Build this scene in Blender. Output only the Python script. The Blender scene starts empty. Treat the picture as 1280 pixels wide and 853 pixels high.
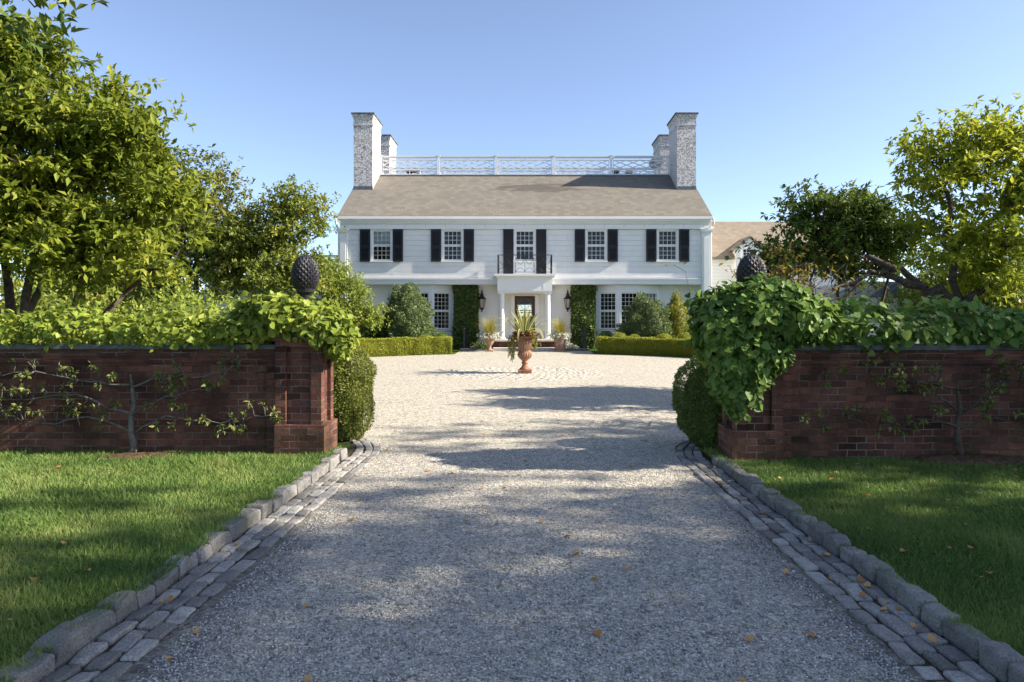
import bpy, math, random
import numpy as np
from mathutils import Vector, noise

R = math.radians
S = bpy.context.scene
COL = S.collection
rng = np.random.default_rng(11)
random.seed(11)

# ------------------------------------------------------------------ camera, sky, sun, exposure
cam_d = bpy.data.cameras.new("camera")
cam = bpy.data.objects.new("camera", cam_d); COL.objects.link(cam)
cam.location = (0, 0, 1.6); cam.rotation_euler = (R(90), 0, 0)
cam_d.sensor_width = 36; cam_d.lens = 24
cam_d.shift_x = -16 / 1280; cam_d.shift_y = -24.5 / 1280
cam_d.clip_start = 0.05; cam_d.clip_end = 4000
S.camera = cam

SUN_EL, SUN_AZ = 32.0, 95.0          # azimuth clockwise from +Y
W = bpy.data.worlds.new("World"); S.world = W; W.use_nodes = True
wn = W.node_tree.nodes; wl = W.node_tree.links
sky = wn.new("ShaderNodeTexSky"); sky.sky_type = 'NISHITA'; sky.sun_disc = False
sky.sun_elevation = R(SUN_EL); sky.sun_rotation = R(SUN_AZ)
sky.air_density = 0.7; sky.dust_density = 0.6; sky.ozone_density = 3.4
bg = wn["Background"]; bg.inputs[1].default_value = 0.095
hs = wn.new('ShaderNodeHueSaturation'); hs.inputs['Saturation'].default_value = .86
wl.new(sky.outputs[0], hs.inputs['Color']); wl.new(hs.outputs[0], bg.inputs[0])
sun_d = bpy.data.lights.new("sun", 'SUN'); sun_d.energy = 4.4; sun_d.angle = R(0.55)
sun_d.color = (1.0, 0.91, 0.77)
sun = bpy.data.objects.new("sun", sun_d); COL.objects.link(sun)
sv = Vector((math.sin(R(SUN_AZ)) * math.cos(R(SUN_EL)), math.cos(R(SUN_AZ)) * math.cos(R(SUN_EL)), math.sin(R(SUN_EL))))
sun.rotation_euler = sv.to_track_quat('Z', 'Y').to_euler()
S.view_settings.view_transform = 'Standard'; S.view_settings.look = 'None'
S.view_settings.exposure = 1.58; S.view_settings.gamma = 1.0
try:
    S.cycles.max_bounces = 6; S.cycles.transparent_max_bounces = 12
except Exception:
    pass

# ------------------------------------------------------------------ helpers
def G(y):                              # height of the ground at distance y
    t = min(max((y - 8.5) / 20.5, 0.0), 1.0)
    return 0.35 * t

def thing(name, label, cat, loc=(0, 0, 0), group=None):
    o = bpy.data.objects.new(name, None); COL.objects.link(o)
    o.location = loc; o.empty_display_size = 0.3
    return tag(o, label, cat, group)

def tag(o, label, cat, group=None):
    o['label'] = label; o['category'] = cat
    if group: o['group'] = group
    return o

def struct(o):
    o['kind'] = 'structure'; return o

def base_of(parent):
    p = Vector((0, 0, 0)); q = parent
    while q is not None:
        p += q.location; q = q.parent
    return p

def mesh_np(name, V, F, mat, parent=None, loc=None, rnd=None, smooth=False, mats=None, midx=None):
    """V (n,3) world coords, F (m,k) all the same k."""
    me = bpy.data.meshes.new(name)
    V = np.asarray(V, dtype=np.float32); F = np.asarray(F, dtype=np.int32)
    off = np.array(base_of(parent) if parent else (loc if loc is not None else (0, 0, 0)), dtype=np.float32)
    V = V - off
    m, k = F.shape
    me.vertices.add(len(V)); me.vertices.foreach_set("co", V.ravel())
    me.loops.add(m * k); me.loops.foreach_set("vertex_index", F.ravel())
    me.polygons.add(m); me.polygons.foreach_set("loop_start", np.arange(0, m * k, k, dtype=np.int32))
    if smooth: me.polygons.foreach_set("use_smooth", np.ones(m, dtype=bool))
    if rnd is not None:
        a = me.attributes.new("rnd", 'FLOAT', 'FACE'); a.data.foreach_set("value", np.asarray(rnd, dtype=np.float32))
    for mm in (mats or [mat]): me.materials.append(mm)
    if midx is not None: me.polygons.foreach_set("material_index", np.asarray(midx, dtype=np.int32))
    me.update(calc_edges=True)
    o = bpy.data.objects.new(name, me); COL.objects.link(o)
    if parent: o.parent = parent
    elif loc is not None: o.location = loc
    return o

class MB:
    def __init__(s): s.v = []; s.f = []
    def add(s, vs, fs):
        n = len(s.v); s.v.extend([tuple(p) for p in vs]); s.f.extend([tuple(i + n for i in f) for f in fs]); return s
    def quad(s, a, b, c, d): return s.add([a, b, c, d], [(0, 1, 2, 3)])
    def box(s, x0, x1, y0, y1, z0, z1):
        return s.add([(x0,y0,z0),(x1,y0,z0),(x1,y1,z0),(x0,y1,z0),(x0,y0,z1),(x1,y0,z1),(x1,y1,z1),(x0,y1,z1)],
                     [(0,3,2,1),(4,5,6,7),(0,1,5,4),(1,2,6,5),(2,3,7,6),(3,0,4,7)])
    def bar(s, a, b, w, d=None, up=(0,0,1)):
        d = d or w; a = Vector(a); b = Vector(b); t = (b - a).normalized(); u = Vector(up)
        if abs(t.dot(u)) > .98: u = Vector((0,1,0))
        x = t.cross(u).normalized(); z = x.cross(t).normalized()
        vs = []
        for p in (a, b):
            for sx, sz in ((-1,-1),(1,-1),(1,1),(-1,1)): vs.append(p + x*sx*w/2 + z*sz*d/2)
        return s.add(vs, [(0,1,2,3),(7,6,5,4),(0,4,5,1),(1,5,6,2),(2,6,7,3),(3,7,4,0)])
    def tube(s, pts, radii, n=8, cap=True):
        pts = [Vector(p) for p in pts]; vs = []; fs = []
        u = None
        for i, p in enumerate(pts):
            t = (pts[min(i+1, len(pts)-1)] - pts[max(i-1, 0)]).normalized()
            if u is None:
                u = t.orthogonal().normalized()
            u = (u - t * u.dot(t)).normalized(); w = t.cross(u)
            r = radii[i] if hasattr(radii, '__len__') else radii
            for k in range(n):
                a = 2*math.pi*k/n; vs.append(p + (u*math.cos(a) + w*math.sin(a))*r)
        for i in range(len(pts)-1):
            for k in range(n):
                k2 = (k+1) % n
                fs.append((i*n+k, i*n+k2, (i+1)*n+k2, (i+1)*n+k))
        if cap:
            fs.append(tuple(range(n-1, -1, -1))); fs.append(tuple((len(pts)-1)*n + k for k in range(n)))
        return s.add(vs, fs)
    def lathe(s, prof, c=(0,0,0), n=24):
        vs = []; fs = []
        for r, z in prof:
            for k in range(n):
                a = 2*math.pi*k/n; vs.append((c[0]+r*math.cos(a), c[1]+r*math.sin(a), c[2]+z))
        for i in range(len(prof)-1):
            for k in range(n):
                k2 = (k+1) % n; fs.append((i*n+k, i*n+k2, (i+1)*n+k2, (i+1)*n+k))
        fs.append(tuple(range(n-1,-1,-1))); fs.append(tuple((len(prof)-1)*n+k for k in range(n)))
        return s.add(vs, fs)
    def prism(s, poly, y0, y1):         # poly of (x,z) counter-clockwise seen from -Y
        n = len(poly)
        vs = [(x,y0,z) for x,z in poly] + [(x,y1,z) for x,z in poly]
        fs = [tuple(range(n)), tuple(range(2*n-1, n-1, -1))] + [(i, i+n, (i+1)%n+n, (i+1)%n) for i in range(n)]
        return s.add(vs, fs)
    def build(s, name, mat, parent=None, loc=None, smooth=False, bevel=0):
        off = base_of(parent) if parent else Vector(loc if loc is not None else (0,0,0))
        me = bpy.data.meshes.new(name)
        me.from_pydata([(a-off[0], b-off[1], c-off[2]) for a,b,c in s.v], [], s.f)
        me.materials.append(mat)
        uv = me.uv_layers.new(name="UVMap")
        for p in me.polygons:
            n = p.normal; ax = max(range(3), key=lambda i: abs(n[i]))
            for li in p.loop_indices:
                c = s.v[me.loops[li].vertex_index]
                uv.data[li].uv = (c[1], c[2]) if ax == 0 else ((c[0], c[2]) if ax == 1 else (c[0], c[1]))
            if smooth: p.use_smooth = True
        me.update()
        o = bpy.data.objects.new(name, me); COL.objects.link(o)
        if parent: o.parent = parent
        elif loc is not None: o.location = loc
        if bevel:
            b = o.modifiers.new("bevel", 'BEVEL'); b.width = bevel; b.segments = 2; b.limit_method = 'ANGLE'
        return o

# ------------------------------------------------------------------ materials
class NT:
    def __init__(s, name, rough=0.6, spec=0.3):
        s.m = bpy.data.materials.new(name); s.m.use_nodes = True
        s.t = s.m.node_tree; s.b = s.t.nodes["Principled BSDF"]
        s.b.inputs["Roughness"].default_value = rough
        s.b.inputs["Specular IOR Level"].default_value = spec
    def n(s, typ, **kw):
        nd = s.t.nodes.new(typ)
        for k, v in kw.items():
            if k in nd.inputs: s.set(nd.inputs[k], v)
            else: setattr(nd, k, v)
        return nd
    def set(s, inp, v):
        if isinstance(v, bpy.types.NodeSocket): s.t.links.new(v, inp)
        else: inp.default_value = v
    def coord(s, which="Object", scale=None):
        o = s.n("ShaderNodeTexCoord").outputs[which]
        if scale:
            mp = s.n("ShaderNodeMapping"); s.t.links.new(o, mp.inputs[0]); mp.inputs["Scale"].default_value = scale
            o = mp.outputs[0]
        return o
    def noise(s, vec, scale, detail=4, rough=.55):
        nd = s.n("ShaderNodeTexNoise", Scale=scale, Detail=float(detail), Roughness=rough); s.t.links.new(vec, nd.inputs["Vector"]); return nd.outputs["Fac"]
    def ramp(s, fac, stops):
        nd = s.n("ShaderNodeValToRGB"); s.t.links.new(fac, nd.inputs[0]); e = nd.color_ramp.elements
        while len(e) < len(stops): e.new(.5)
        for i, (p, c) in enumerate(stops):
            e[i].position = p; e[i].color = tuple(c) + (1,) if hasattr(c, '__len__') else (c, c, c, 1)
        return nd.outputs[0]
    def mix(s, fac, a, b, mode='MIX'):
        nd = s.n("ShaderNodeMix"); nd.data_type = 'RGBA'; nd.blend_type = mode
        s.set(nd.inputs[0], fac)
        for i, v in ((6, a), (7, b)):
            if not isinstance(v, bpy.types.NodeSocket): v = tuple(v) + (1,) if len(v) == 3 else v
            s.set(nd.inputs[i], v)
        return nd.outputs[2]
    def math(s, op, a, b=0.0, c=None):
        nd = s.n("ShaderNodeMath", operation=op); s.set(nd.inputs[0], a); s.set(nd.inputs[1], b)
        if c is not None: s.set(nd.inputs[2], c)
        return nd.outputs[0]
    def bump(s, h, strength=.5, dist=.01):
        nd = s.n("ShaderNodeBump", Strength=strength, Distance=dist); s.t.links.new(h, nd.inputs["Height"])
        s.t.links.new(nd.outputs[0], s.b.inputs["Normal"]); return nd
    def col(s, c):
        if isinstance(c, bpy.types.NodeSocket): s.t.links.new(c, s.b.inputs["Base Color"])
        else: s.b.inputs["Base Color"].default_value = tuple(c) + (1,)
        return s

def plain(name, c, rough=.6, spec=.3, metal=0, var=.12, scale=6, bump=.0):
    t = NT(name, rough, spec); v = t.coord()
    n = t.noise(v, scale, 5)
    a = tuple(x*(1-var) for x in c); b = tuple(min(1, x*(1+var)) for x in c)
    t.col(t.ramp(n, [(.3, a), (.7, b)])); t.b.inputs["Metallic"].default_value = metal
    if bump: t.bump(t.noise(v, scale*8, 4), bump, .01)
    return t.m

def leafmat(name, dark, mid, light, trans=.4, rough=.5, spec=.22):
    t = NT(name, rough, spec)
    at = t.n("ShaderNodeAttribute", attribute_name="rnd").outputs["Fac"]
    c = t.ramp(at, [(0, dark), (.55, mid), (1, light)]); t.col(c)
    tr = t.n("ShaderNodeBsdfTranslucent"); t.t.links.new(t.mix(.5, c, (.30, .36, .03), 'MIX') if False else c, tr.inputs[0])
    mx = t.n("ShaderNodeMixShader", Fac=trans)
    t.t.links.new(t.b.outputs[0], mx.inputs[1]); t.t.links.new(tr.outputs[0], mx.inputs[2])
    t.t.links.new(mx.outputs[0], t.t.nodes["Material Output"].inputs[0])
    return t.m

def brickmat(name, c1, c2, mortar, bw=.215, rh=.075, dirt=.5, white=None):
    t = NT(name, .85, .15)
    uv = t.coord("UV"); ob = t.coord("Object")
    wob = t.n("ShaderNodeTexNoise", Scale=9.0); t.t.links.new(ob, wob.inputs["Vector"])
    vm = t.n("ShaderNodeVectorMath", operation='MULTIPLY_ADD'); t.t.links.new(wob.outputs["Color"], vm.inputs[0])
    vm.inputs[1].default_value = (.018, .018, 0); t.t.links.new(uv, vm.inputs[2])
    b = t.n("ShaderNodeTexBrick", Scale=1.0); t.t.links.new(vm.outputs[0], b.inputs["Vector"])
    b.inputs["Brick Width"].default_value = bw; b.inputs["Row Height"].default_value = rh
    b.inputs["Mortar Size"].default_value = .0055; b.inputs["Mortar Smooth"].default_value = .25
    b.inputs["Bias"].default_value = 0
    b.inputs["Color1"].default_value = (0, 0, 0, 1); b.inputs["Color2"].default_value = (1, 1, 1, 1); b.inputs["Mortar"].default_value = (.5, .5, .5, 1)
    mask = b.outputs["Fac"]
    bc = t.ramp(b.outputs["Color"], [(0, c1), (.45, tuple((x+y)/2 for x, y in zip(c1, c2))), (.8, c2), (1, tuple(x*.45 for x in c1))])
    n1 = t.noise(ob, 2.2, 6, .65)
    bc = t.mix(t.math('MULTIPLY', t.ramp(n1, [(.38, 0.0), (.64, 1.0)]), dirt), bc, tuple(x*.28 for x in c1))
    n2 = t.noise(ob, 40, 4)
    bc = t.mix(.5, bc, t.ramp(n2, [(.2, .25), (.8, .8)]), 'OVERLAY')
    if white:
        wm = t.ramp(t.noise(ob, white[1], 6, .75), [(white[2], 0.0), (white[2] + .09, 1.0)])
        bc = t.mix(wm, bc, white[0])
        mortar = white[0]
    c = t.mix(mask, bc, mortar if white else t.mix(t.ramp(t.noise(ob, 3.1, 5), [(.35, 0.0), (.6, 1.0)]), mortar, (.05, .042, .036)))
    if not white:
        pale = t.ramp(t.noise(ob, 5.5, 5, .6), [(.64, 0.0), (.78, 1.0)])
        c = t.mix(t.math('MULTIPLY', pale, .5), c, (.20, .17, .15))
        geo = t.n("ShaderNodeSeparateXYZ"); t.t.links.new(t.n("ShaderNodeNewGeometry").outputs["Position"], geo.inputs[0])
        mz = t.n("ShaderNodeMapRange"); t.t.links.new(geo.outputs[2], mz.inputs[0]); mz.inputs[1].default_value = .1; mz.inputs[2].default_value = .6; mz.inputs[3].default_value = .22; mz.inputs[4].default_value = 0
        moss = t.math('MULTIPLY', mz.outputs[0], t.ramp(t.noise(ob, 3.0, 5), [(.45, 0.0), (.65, 1.0)]))
        c = t.mix(moss, c, (.07, .08, .025))
    t.col(c)
    h = t.math('SUBTRACT', t.math('MULTIPLY', n2, .4), mask)
    t.bump(h, .8, .012)
    return t.m

mats = {}
mats['brick'] = brickmat("red_brick", (.095, .041, .030), (.205, .086, .057), (.21, .185, .155), rh=.078, dirt=.72)
mats['chimney'] = brickmat("whitewashed_brick", (.20, .16, .16), (.33, .26, .25), (.5, .47, .45), bw=.22, rh=.08, dirt=.3, white=((.72, .71, .71), 17.0, .455))
mats['white'] = plain("white_paint", (.72, .72, .71), .55, .3, var=.03, scale=2)
mats['stone'] = plain("bluestone", (.13, .13, .125), .8, .2, var=.4, scale=5, bump=.4)
mats['limestone'] = plain("limestone", (.52, .47, .40), .8, .2, var=.2, scale=8, bump=.3)
mats['coping'] = plain("coping_stone", (.10, .105, .10), .85, .2, var=.5, scale=7, bump=.5)
mats['terracotta'] = plain("terracotta", (.27, .135, .085), .85, .15, var=.35, scale=9, bump=.4)
mats['terracotta_pale'] = plain("weathered_terracotta", (.33, .21, .15), .85, .15, var=.3, scale=12, bump=.4)
mats['iron'] = plain("black_iron", (.012, .012, .014), .45, .4, var=.3, scale=10)
mats['bronze'] = plain("dark_cast_metal", (.018, .016, .020), .5, .4, var=.5, scale=14, bump=.4)
mats['shutter'] = plain("black_shutter_paint", (.010, .012, .02), .5, .35, var=.2)
mats['mahogany'] = plain("mahogany", (.08, .02, .012), .4, .4, var=.3)
mats['lead'] = plain("lead_flashing", (.10, .12, .14), .6, .4, var=.3)
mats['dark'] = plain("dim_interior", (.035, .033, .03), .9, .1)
mats['curtain'] = plain("curtain_cloth", (.13, .125, .115), .9, .1, var=.08)
mats['blind'] = plain("roller_blind", (.62, .70, .74), .9, .1, var=.04)
mats['grey_metal'] = plain("grey_metal", (.35, .37, .38), .5, .4, var=.1)
mats['shade'] = plain("lamp_shade", (.6, .40, .28), .9, .1)
mats['bark'] = plain("bark", (.085, .065, .05), .9, .1, var=.5, scale=14, bump=.9)
mats['palebark'] = plain("pale_bark", (.14, .125, .11), .9, .1, var=.4, scale=16, bump=.9)
mats['joint'] = plain("joint_grit", (.075, .06, .045), .95, .05, var=.6, scale=18, bump=1.0)
t = NT('frosted_glass', .3, .5); t.col((.75, .66, .55)); t.b.inputs['Transmission Weight'].default_value = .55; mats['frosted'] = t.m
mats['soil'] = plain("soil", (.10, .062, .04), .95, .05, var=.6, scale=18, bump=1.0)

t = NT("siding", .55, .3)                                   # flush white boards
uv = t.coord("UV"); b = t.n("ShaderNodeTexBrick", Scale=1.0); t.t.links.new(uv, b.inputs[0])
b.inputs["Brick Width"].default_value = 3.9; b.inputs["Row Height"].default_value = .24; b.inputs["Mortar Size"].default_value = .006; b.inputs["Mortar Smooth"].default_value = .4
n = t.noise(t.coord(), 1.6, 5)
t.col(t.mix(b.outputs["Fac"], t.ramp(n, [(.3, (.67, .675, .67)), (.7, (.74, .74, .73))]), (.56, .56, .56)))
t.bump(t.math('SUBTRACT', t.math('MULTIPLY', t.noise(t.coord(), 3, 3), .5), b.outputs["Fac"]), .7, .02); mats['siding'] = t.m
t = NT("clapboard", .55, .3)
uv = t.coord("UV"); sp = t.n("ShaderNodeSeparateXYZ"); t.t.links.new(uv, sp.inputs[0])
fr = t.math('FRACT', t.math('DIVIDE', sp.outputs[1], .18))
t.col(t.ramp(fr, [(0, (.45, .44, .42)), (.10, (.78, .76, .72)), (1, (.82, .80, .76))])); t.bump(fr, .8, .03); mats['clapboard'] = t.m
t = NT("frieze", .55, .3)
uv = t.coord("UV"); b = t.n("ShaderNodeTexBrick", Scale=1.0); t.t.links.new(uv, b.inputs[0]); b.offset = 0
b.inputs["Brick Width"].default_value = .9; b.inputs["Row Height"].default_value = 2.0; b.inputs["Mortar Size"].default_value = .012
t.col(t.mix(b.outputs["Fac"], (.72, .72, .71), (.50, .50, .49))); mats['frieze'] = t.m

def roofmat(name, base, stain):
    t = NT(name, .9, .12)
    uv = t.coord("UV"); ob = t.coord()
    b = t.n("ShaderNodeTexBrick", Scale=1.0); t.t.links.new(uv, b.inputs[0])
    b.inputs["Brick Width"].default_value = .3; b.inputs["Row Height"].default_value = .21; b.inputs["Mortar Size"].default_value = .014
    b.inputs["Color1"].default_value = (.2, .2, .2, 1); b.inputs["Color2"].default_value = (.8, .8, .8, 1); b.inputs["Mortar"].default_value = (.25, .25, .25, 1)
    c = t.mix(.24, base, b.outputs["Color"], 'OVERLAY')
    lf = t.noise(t.coord("Object", (.25, .8, 1)), 1.2, 5)
    c = t.mix(t.ramp(lf, [(.35, 0.0), (.7, .4)]), c, tuple(x*.78 for x in base))
    if stain:
        g = t.n("ShaderNodeNewGeometry").outputs["Position"]
        mp = t.n("ShaderNodeMapping"); t.t.links.new(g, mp.inputs[0]); mp.inputs["Location"].default_value = (-.6, -33.7, -8.3); 
        mp2 = t.n("ShaderNodeMapping"); t.t.links.new(mp.outputs[0], mp2.inputs[0]); mp2.inputs["Scale"].default_value = (.38, 1.5, 1.0)
        ln = t.n("ShaderNodeVectorMath", operation='LENGTH'); t.t.links.new(mp2.outputs[0], ln.inputs[0])
        fall = t.math('SUBTRACT', 1.0, ln.outputs["Value"])
        mp3 = t.n("ShaderNodeMapping"); t.t.links.new(g, mp3.inputs[0]); mp3.inputs["Scale"].default_value = (.8, 3.5, 3.5)
        nn = t.noise(mp3.outputs[0], 1.3, 6, .65)
        k = t.ramp(t.math('ADD', t.math('MULTIPLY', fall, .35), nn), [(.54, 0.0), (.68, 1.0)])
        c = t.mix(t.math('MULTIPLY', k, .85), c, (.09, .08, .07))
    t.col(c); t.bump(t.math('ADD', b.outputs["Fac"], t.noise(ob, 30, 3)), .4, .015); return t.m
mats['roof'] = roofmat("shingle_roof", (.178, .160, .136), True)
mats['roof_wing'] = roofmat("wing_shingles", (.24, .20, .155), False)

t = NT("window_glass", .03, .5)                             # thin pane: part mirror, part clear
gl = t.n("ShaderNodeBsdfGlossy", Roughness=.02); tp = t.n("ShaderNodeBsdfTransparent"); tp.inputs[0].default_value = (.75, .78, .78, 1)
fz = t.n("ShaderNodeFresnel", IOR=1.5); mx = t.n("ShaderNodeMixShader")
t.t.links.new(t.math('MULTIPLY_ADD', fz.outputs[0], 1.0, .0), mx.inputs[0]); t.t.links.new(tp.outputs[0], mx.inputs[1]); t.t.links.new(gl.outputs[0], mx.inputs[2])
t.t.links.new(mx.outputs[0], t.t.nodes["Material Output"].inputs[0]); mats['glass'] = t.m

t = NT("gravel", .85, .2)
ob = t.coord()
v1 = t.n("ShaderNodeTexVoronoi", Scale=62.0); t.t.links.new(ob, v1.inputs["Vector"])
v2 = t.n("ShaderNodeTexVoronoi", Scale=27.0); t.t.links.new(ob, v2.inputs["Vector"])
sep = t.n("ShaderNodeSeparateColor"); t.t.links.new(v1.outputs["Color"], sep.inputs[0])
sep2 = t.n("ShaderNodeSeparateColor"); t.t.links.new(v2.outputs["Color"], sep2.inputs[0])
c1 = t.ramp(sep.outputs[0], [(0, (.17, .155, .125)), (.25, (.33, .30, .235)), (.6, (.47, .43, .34)), (.9, (.62, .57, .465)), (1, (.74, .70, .61))])
c2 = t.ramp(sep2.outputs[1], [(0, (.15, .14, .12)), (.5, (.41, .37, .305)), (1, (.66, .60, .50))])
c = t.mix(t.ramp(sep2.outputs[0], [(.70, 0.0), (.72, 1.0)]), c1, c2)
gap = t.ramp(v1.outputs["Distance"], [(.45, 1.0), (.85, .62)])
c = t.mix(1.0, c, gap, 'MULTIPLY')
big = t.noise(ob, .55, 5, .6)
c = t.mix(t.ramp(big, [(.35, 0.0), (.7, .3)]), c, (.40, .36, .32))
# slightly warmer, darker near end of the drive: its shaded tone put into colour
sxx = t.n("ShaderNodeSeparateXYZ"); t.t.links.new(ob, sxx.inputs[0])
mq = t.n("ShaderNodeMapRange"); t.t.links.new(t.math('ADD', sxx.outputs[1], t.math('MULTIPLY', t.noise(ob, .8, 4), 4.0)), mq.inputs[0]); mq.inputs[1].default_value = 13.0; mq.inputs[2].default_value = 6.0
c = t.mix(mq.outputs[0], c, t.mix(1.0, c, (1.0, .985, .965), 'MULTIPLY'))
# fine dark grit gathers along the drive's edges
sx = t.n("ShaderNodeSeparateXYZ"); t.t.links.new(ob, sx.inputs[0])
mr = t.n("ShaderNodeMapRange"); t.t.links.new(t.math('ABSOLUTE', t.math('ADD', sx.outputs[0], t.math('MULTIPLY', t.math('SUBTRACT', t.noise(ob, 3, 4), .5), .5))), mr.inputs[0])
mr.inputs[1].default_value = 1.40; mr.inputs[2].default_value = 1.75; mr.inputs[3].default_value = 0; mr.inputs[4].default_value = .7
my = t.n("ShaderNodeMapRange"); t.t.links.new(sx.outputs[1], my.inputs[0]); my.inputs[1].default_value = 8.0; my.inputs[2].default_value = 5.0; my.inputs[3].default_value = 0; my.inputs[4].default_value = 1
c = t.mix(t.math('MULTIPLY', mr.outputs[0], my.outputs[0]), c, t.mix(.5, (.07, .07, .075), c, 'MULTIPLY'))
t.col(c)
h = t.math('SUBTRACT', 1.0, v1.outputs["Distance"]); t.bump(t.math('ADD', h, t.math('MULTIPLY', t.math('SUBTRACT', 1.0, v2.outputs["Distance"]), .7)), .6, .012)
mats['gravel'] = t.m

t = NT("gravel_stone", .8, .25)
at = t.n("ShaderNodeAttribute", attribute_name="rnd").outputs["Fac"]
t.col(t.ramp(at, [(0, (.11, .11, .107)), (.3, (.29, .283, .27)), (.65, (.43, .415, .39)), (.9, (.56, .54, .51)), (1, (.68, .66, .63))])); mats['pebble'] = t.m

def granite(name, lo, hi, mossy=True):
    t = NT(name, .85, .2); ob = t.coord()
    at = t.n("ShaderNodeAttribute", attribute_name="rnd").outputs["Fac"]
    c = t.ramp(at, [(0, lo), (1, hi)])
    n1 = t.noise(ob, 90, 3); n2 = t.noise(ob, 9, 6, .65)
    c = t.mix(.55, c, t.ramp(n1, [(.25, .15), (.75, .85)]), 'OVERLAY')
    c = t.mix(t.ramp(n2, [(.45, 0.0), (.75, .6)]), c, tuple(x*.42 for x in lo))
    if mossy: c = t.mix(t.ramp(t.noise(ob, 4.0, 5), [(.60, 0.0), (.72, .45)]), c, (.08, .085, .03))
    t.col(c); t.bump(t.math('ADD', t.math('MULTIPLY', n1, .5), t.math('MULTIPLY', t.noise(ob, 24, 5, .7), 1.2)), .95, .02); return t.m
mats['granite'] = granite("granite_sett", (.17, .162, .15), (.42, .40, .365))
mats['kerb_granite'] = granite('kerb_granite', (.17, .165, .155), (.31, .295, .275))
mats['pale_granite'] = granite("pale_granite_sett", (.42, .39, .345), (.58, .545, .49), False)

t = NT("lawn_soil", .95, .05); ob = t.coord()
t.col(t.ramp(t.noise(ob, 2.0, 8, .7), [(.3, (.035, .06, .012)), (.55, (.055, .10, .018)), (.75, (.10, .12, .03))])); t.bump(t.noise(ob, 60, 5), 1.0, .03); mats['lawn'] = t.m

LEAF = dict(
    magnolia=leafmat("leaf_yellow_green", (.105, .14, .018), (.21, .255, .028), (.38, .38, .055), .45),
    tall=leafmat("leaf_bright_green", (.17, .215, .02), (.33, .375, .035), (.52, .50, .06), .45),
    dark=leafmat("leaf_deep_green", (.06, .10, .02), (.12, .175, .03), (.26, .29, .05), .3),
    olive=leafmat("leaf_olive", (.10, .125, .03), (.19, .21, .055), (.34, .28, .10), .35),
    mid=leafmat("leaf_mid_green", (.11, .15, .025), (.23, .27, .045), (.42, .38, .08), .4),
    maple=leafmat("leaf_lime", (0.150, 0.200, 0.037), (0.263, 0.325, 0.056), (0.413, 0.425, 0.088), .4),
    vine_l=leafmat("leaf_vine_lime", (.13, .18, .025), (.25, .31, .045), (.42, .44, .08), .4),
    vine_r=leafmat("leaf_vine_green", (.08, .14, .03), (.155, .25, .05), (.30, .38, .07), .35),
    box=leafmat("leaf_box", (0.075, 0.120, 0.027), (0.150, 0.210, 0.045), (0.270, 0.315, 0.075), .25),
    hedge=leafmat("leaf_hedge", (0.188, 0.213, 0.025), (0.312, 0.325, 0.037), (0.450, 0.425, 0.050), .35),
    yew=leafmat("leaf_blue_green", (.075, .115, .04), (.145, .195, .07), (.26, .30, .12), .3),
    gold=leafmat("leaf_gold", (.15, .16, .02), (.26, .26, .025), (.38, .35, .04), .3),
    ivy=leafmat("leaf_ivy", (0.044, 0.076, 0.019), (0.100, 0.142, 0.032), (0.280, 0.323, 0.080), .25, .35),
    orange=leafmat("leaf_orange", (.22, .15, .025), (.34, .25, .04), (.45, .33, .06), .4),
    box_sunlit=leafmat('leaf_box_sunlit', (.09, .12, .02), (.19, .21, .04), (.34, .33, .08), .3),  # lighter box leaves: sunlight on the left bush put into the colour
    shade=leafmat('leaf_shade_tree', (.04, .07, .016), (.07, .11, .02), (.12, .16, .03), .25),
    grass=leafmat("grass_blade", (.085, .15, .036), (.15, .235, .052), (.27, .30, .095), .35, .5, .25),
    ornamental=leafmat("ornamental_grass", (.20, .19, .03), (.38, .34, .07), (.52, .46, .14), .35),
    flower=leafmat("white_petal", (.16, .20, .10), (.55, .55, .46), (.78, .76, .66), .2),
    agave=leafmat("striped_leaf", (.09, .13, .05), (.22, .25, .08), (.55, .50, .20), .25),
    copper=leafmat("copper_leaf", (.12, .05, .03), (.22, .10, .06), (.32, .17, .09), .25),
    trail=leafmat("trailing_leaf", (.14, .15, .02), (.24, .24, .03), (.36, .33, .06), .3),
    litter=leafmat("fallen_leaf", (.30, .12, .03), (.42, .20, .06), (.55, .33, .13), .2, .7))

# ------------------------------------------------------------------ foliage
KITE = (np.array([(0,0,0), (-.5,.42,.12), (0,1,-.06), (.5,.42,.12)]), np.array([(0,2,1), (0,3,2)]))
HEART = (np.array([(0,0,0), (-.30,-.08,.05), (-.52,.25,.08), (-.36,.62,.04), (0,1,-.10), (.36,.62,.04), (.52,.25,.08), (.30,-.08,.05), (0,.40,-.03)]),
         np.array([(8,1,0), (8,2,1), (8,3,2), (8,4,3), (8,5,4), (8,6,5), (8,7,6), (8,0,7)]))
BLADE = (np.array([(-.5,0,0), (.5,0,0), (-.33,.55,.10), (.33,.55,.10), (0,1,.32)]), np.array([(0,1,3), (0,3,2), (2,3,4)]))

def unit(a): return a / np.maximum(np.linalg.norm(a, axis=1, keepdims=True), 1e-9)

def leaf_arrays(P, T, Nn, L, Wd, shape, rnd):
    TV, TF = shape
    T = unit(T); B = unit(np.cross(Nn, T)); N2 = np.cross(T, B)
    k = len(TV)
    L = np.asarray(L)[:, None, None]; Wd = np.asarray(Wd)[:, None, None]
    V = P[:, None, :] + B[:, None, :]*TV[None, :, 0:1]*Wd + T[:, None, :]*TV[None, :, 1:2]*L + N2[:, None, :]*TV[None, :, 2:3]*L
    F = TF[None, :, :] + (np.arange(len(P))*k)[:, None, None]
    return V.reshape(-1, 3), F.reshape(-1, 3), np.repeat(rnd, len(TF))

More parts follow.
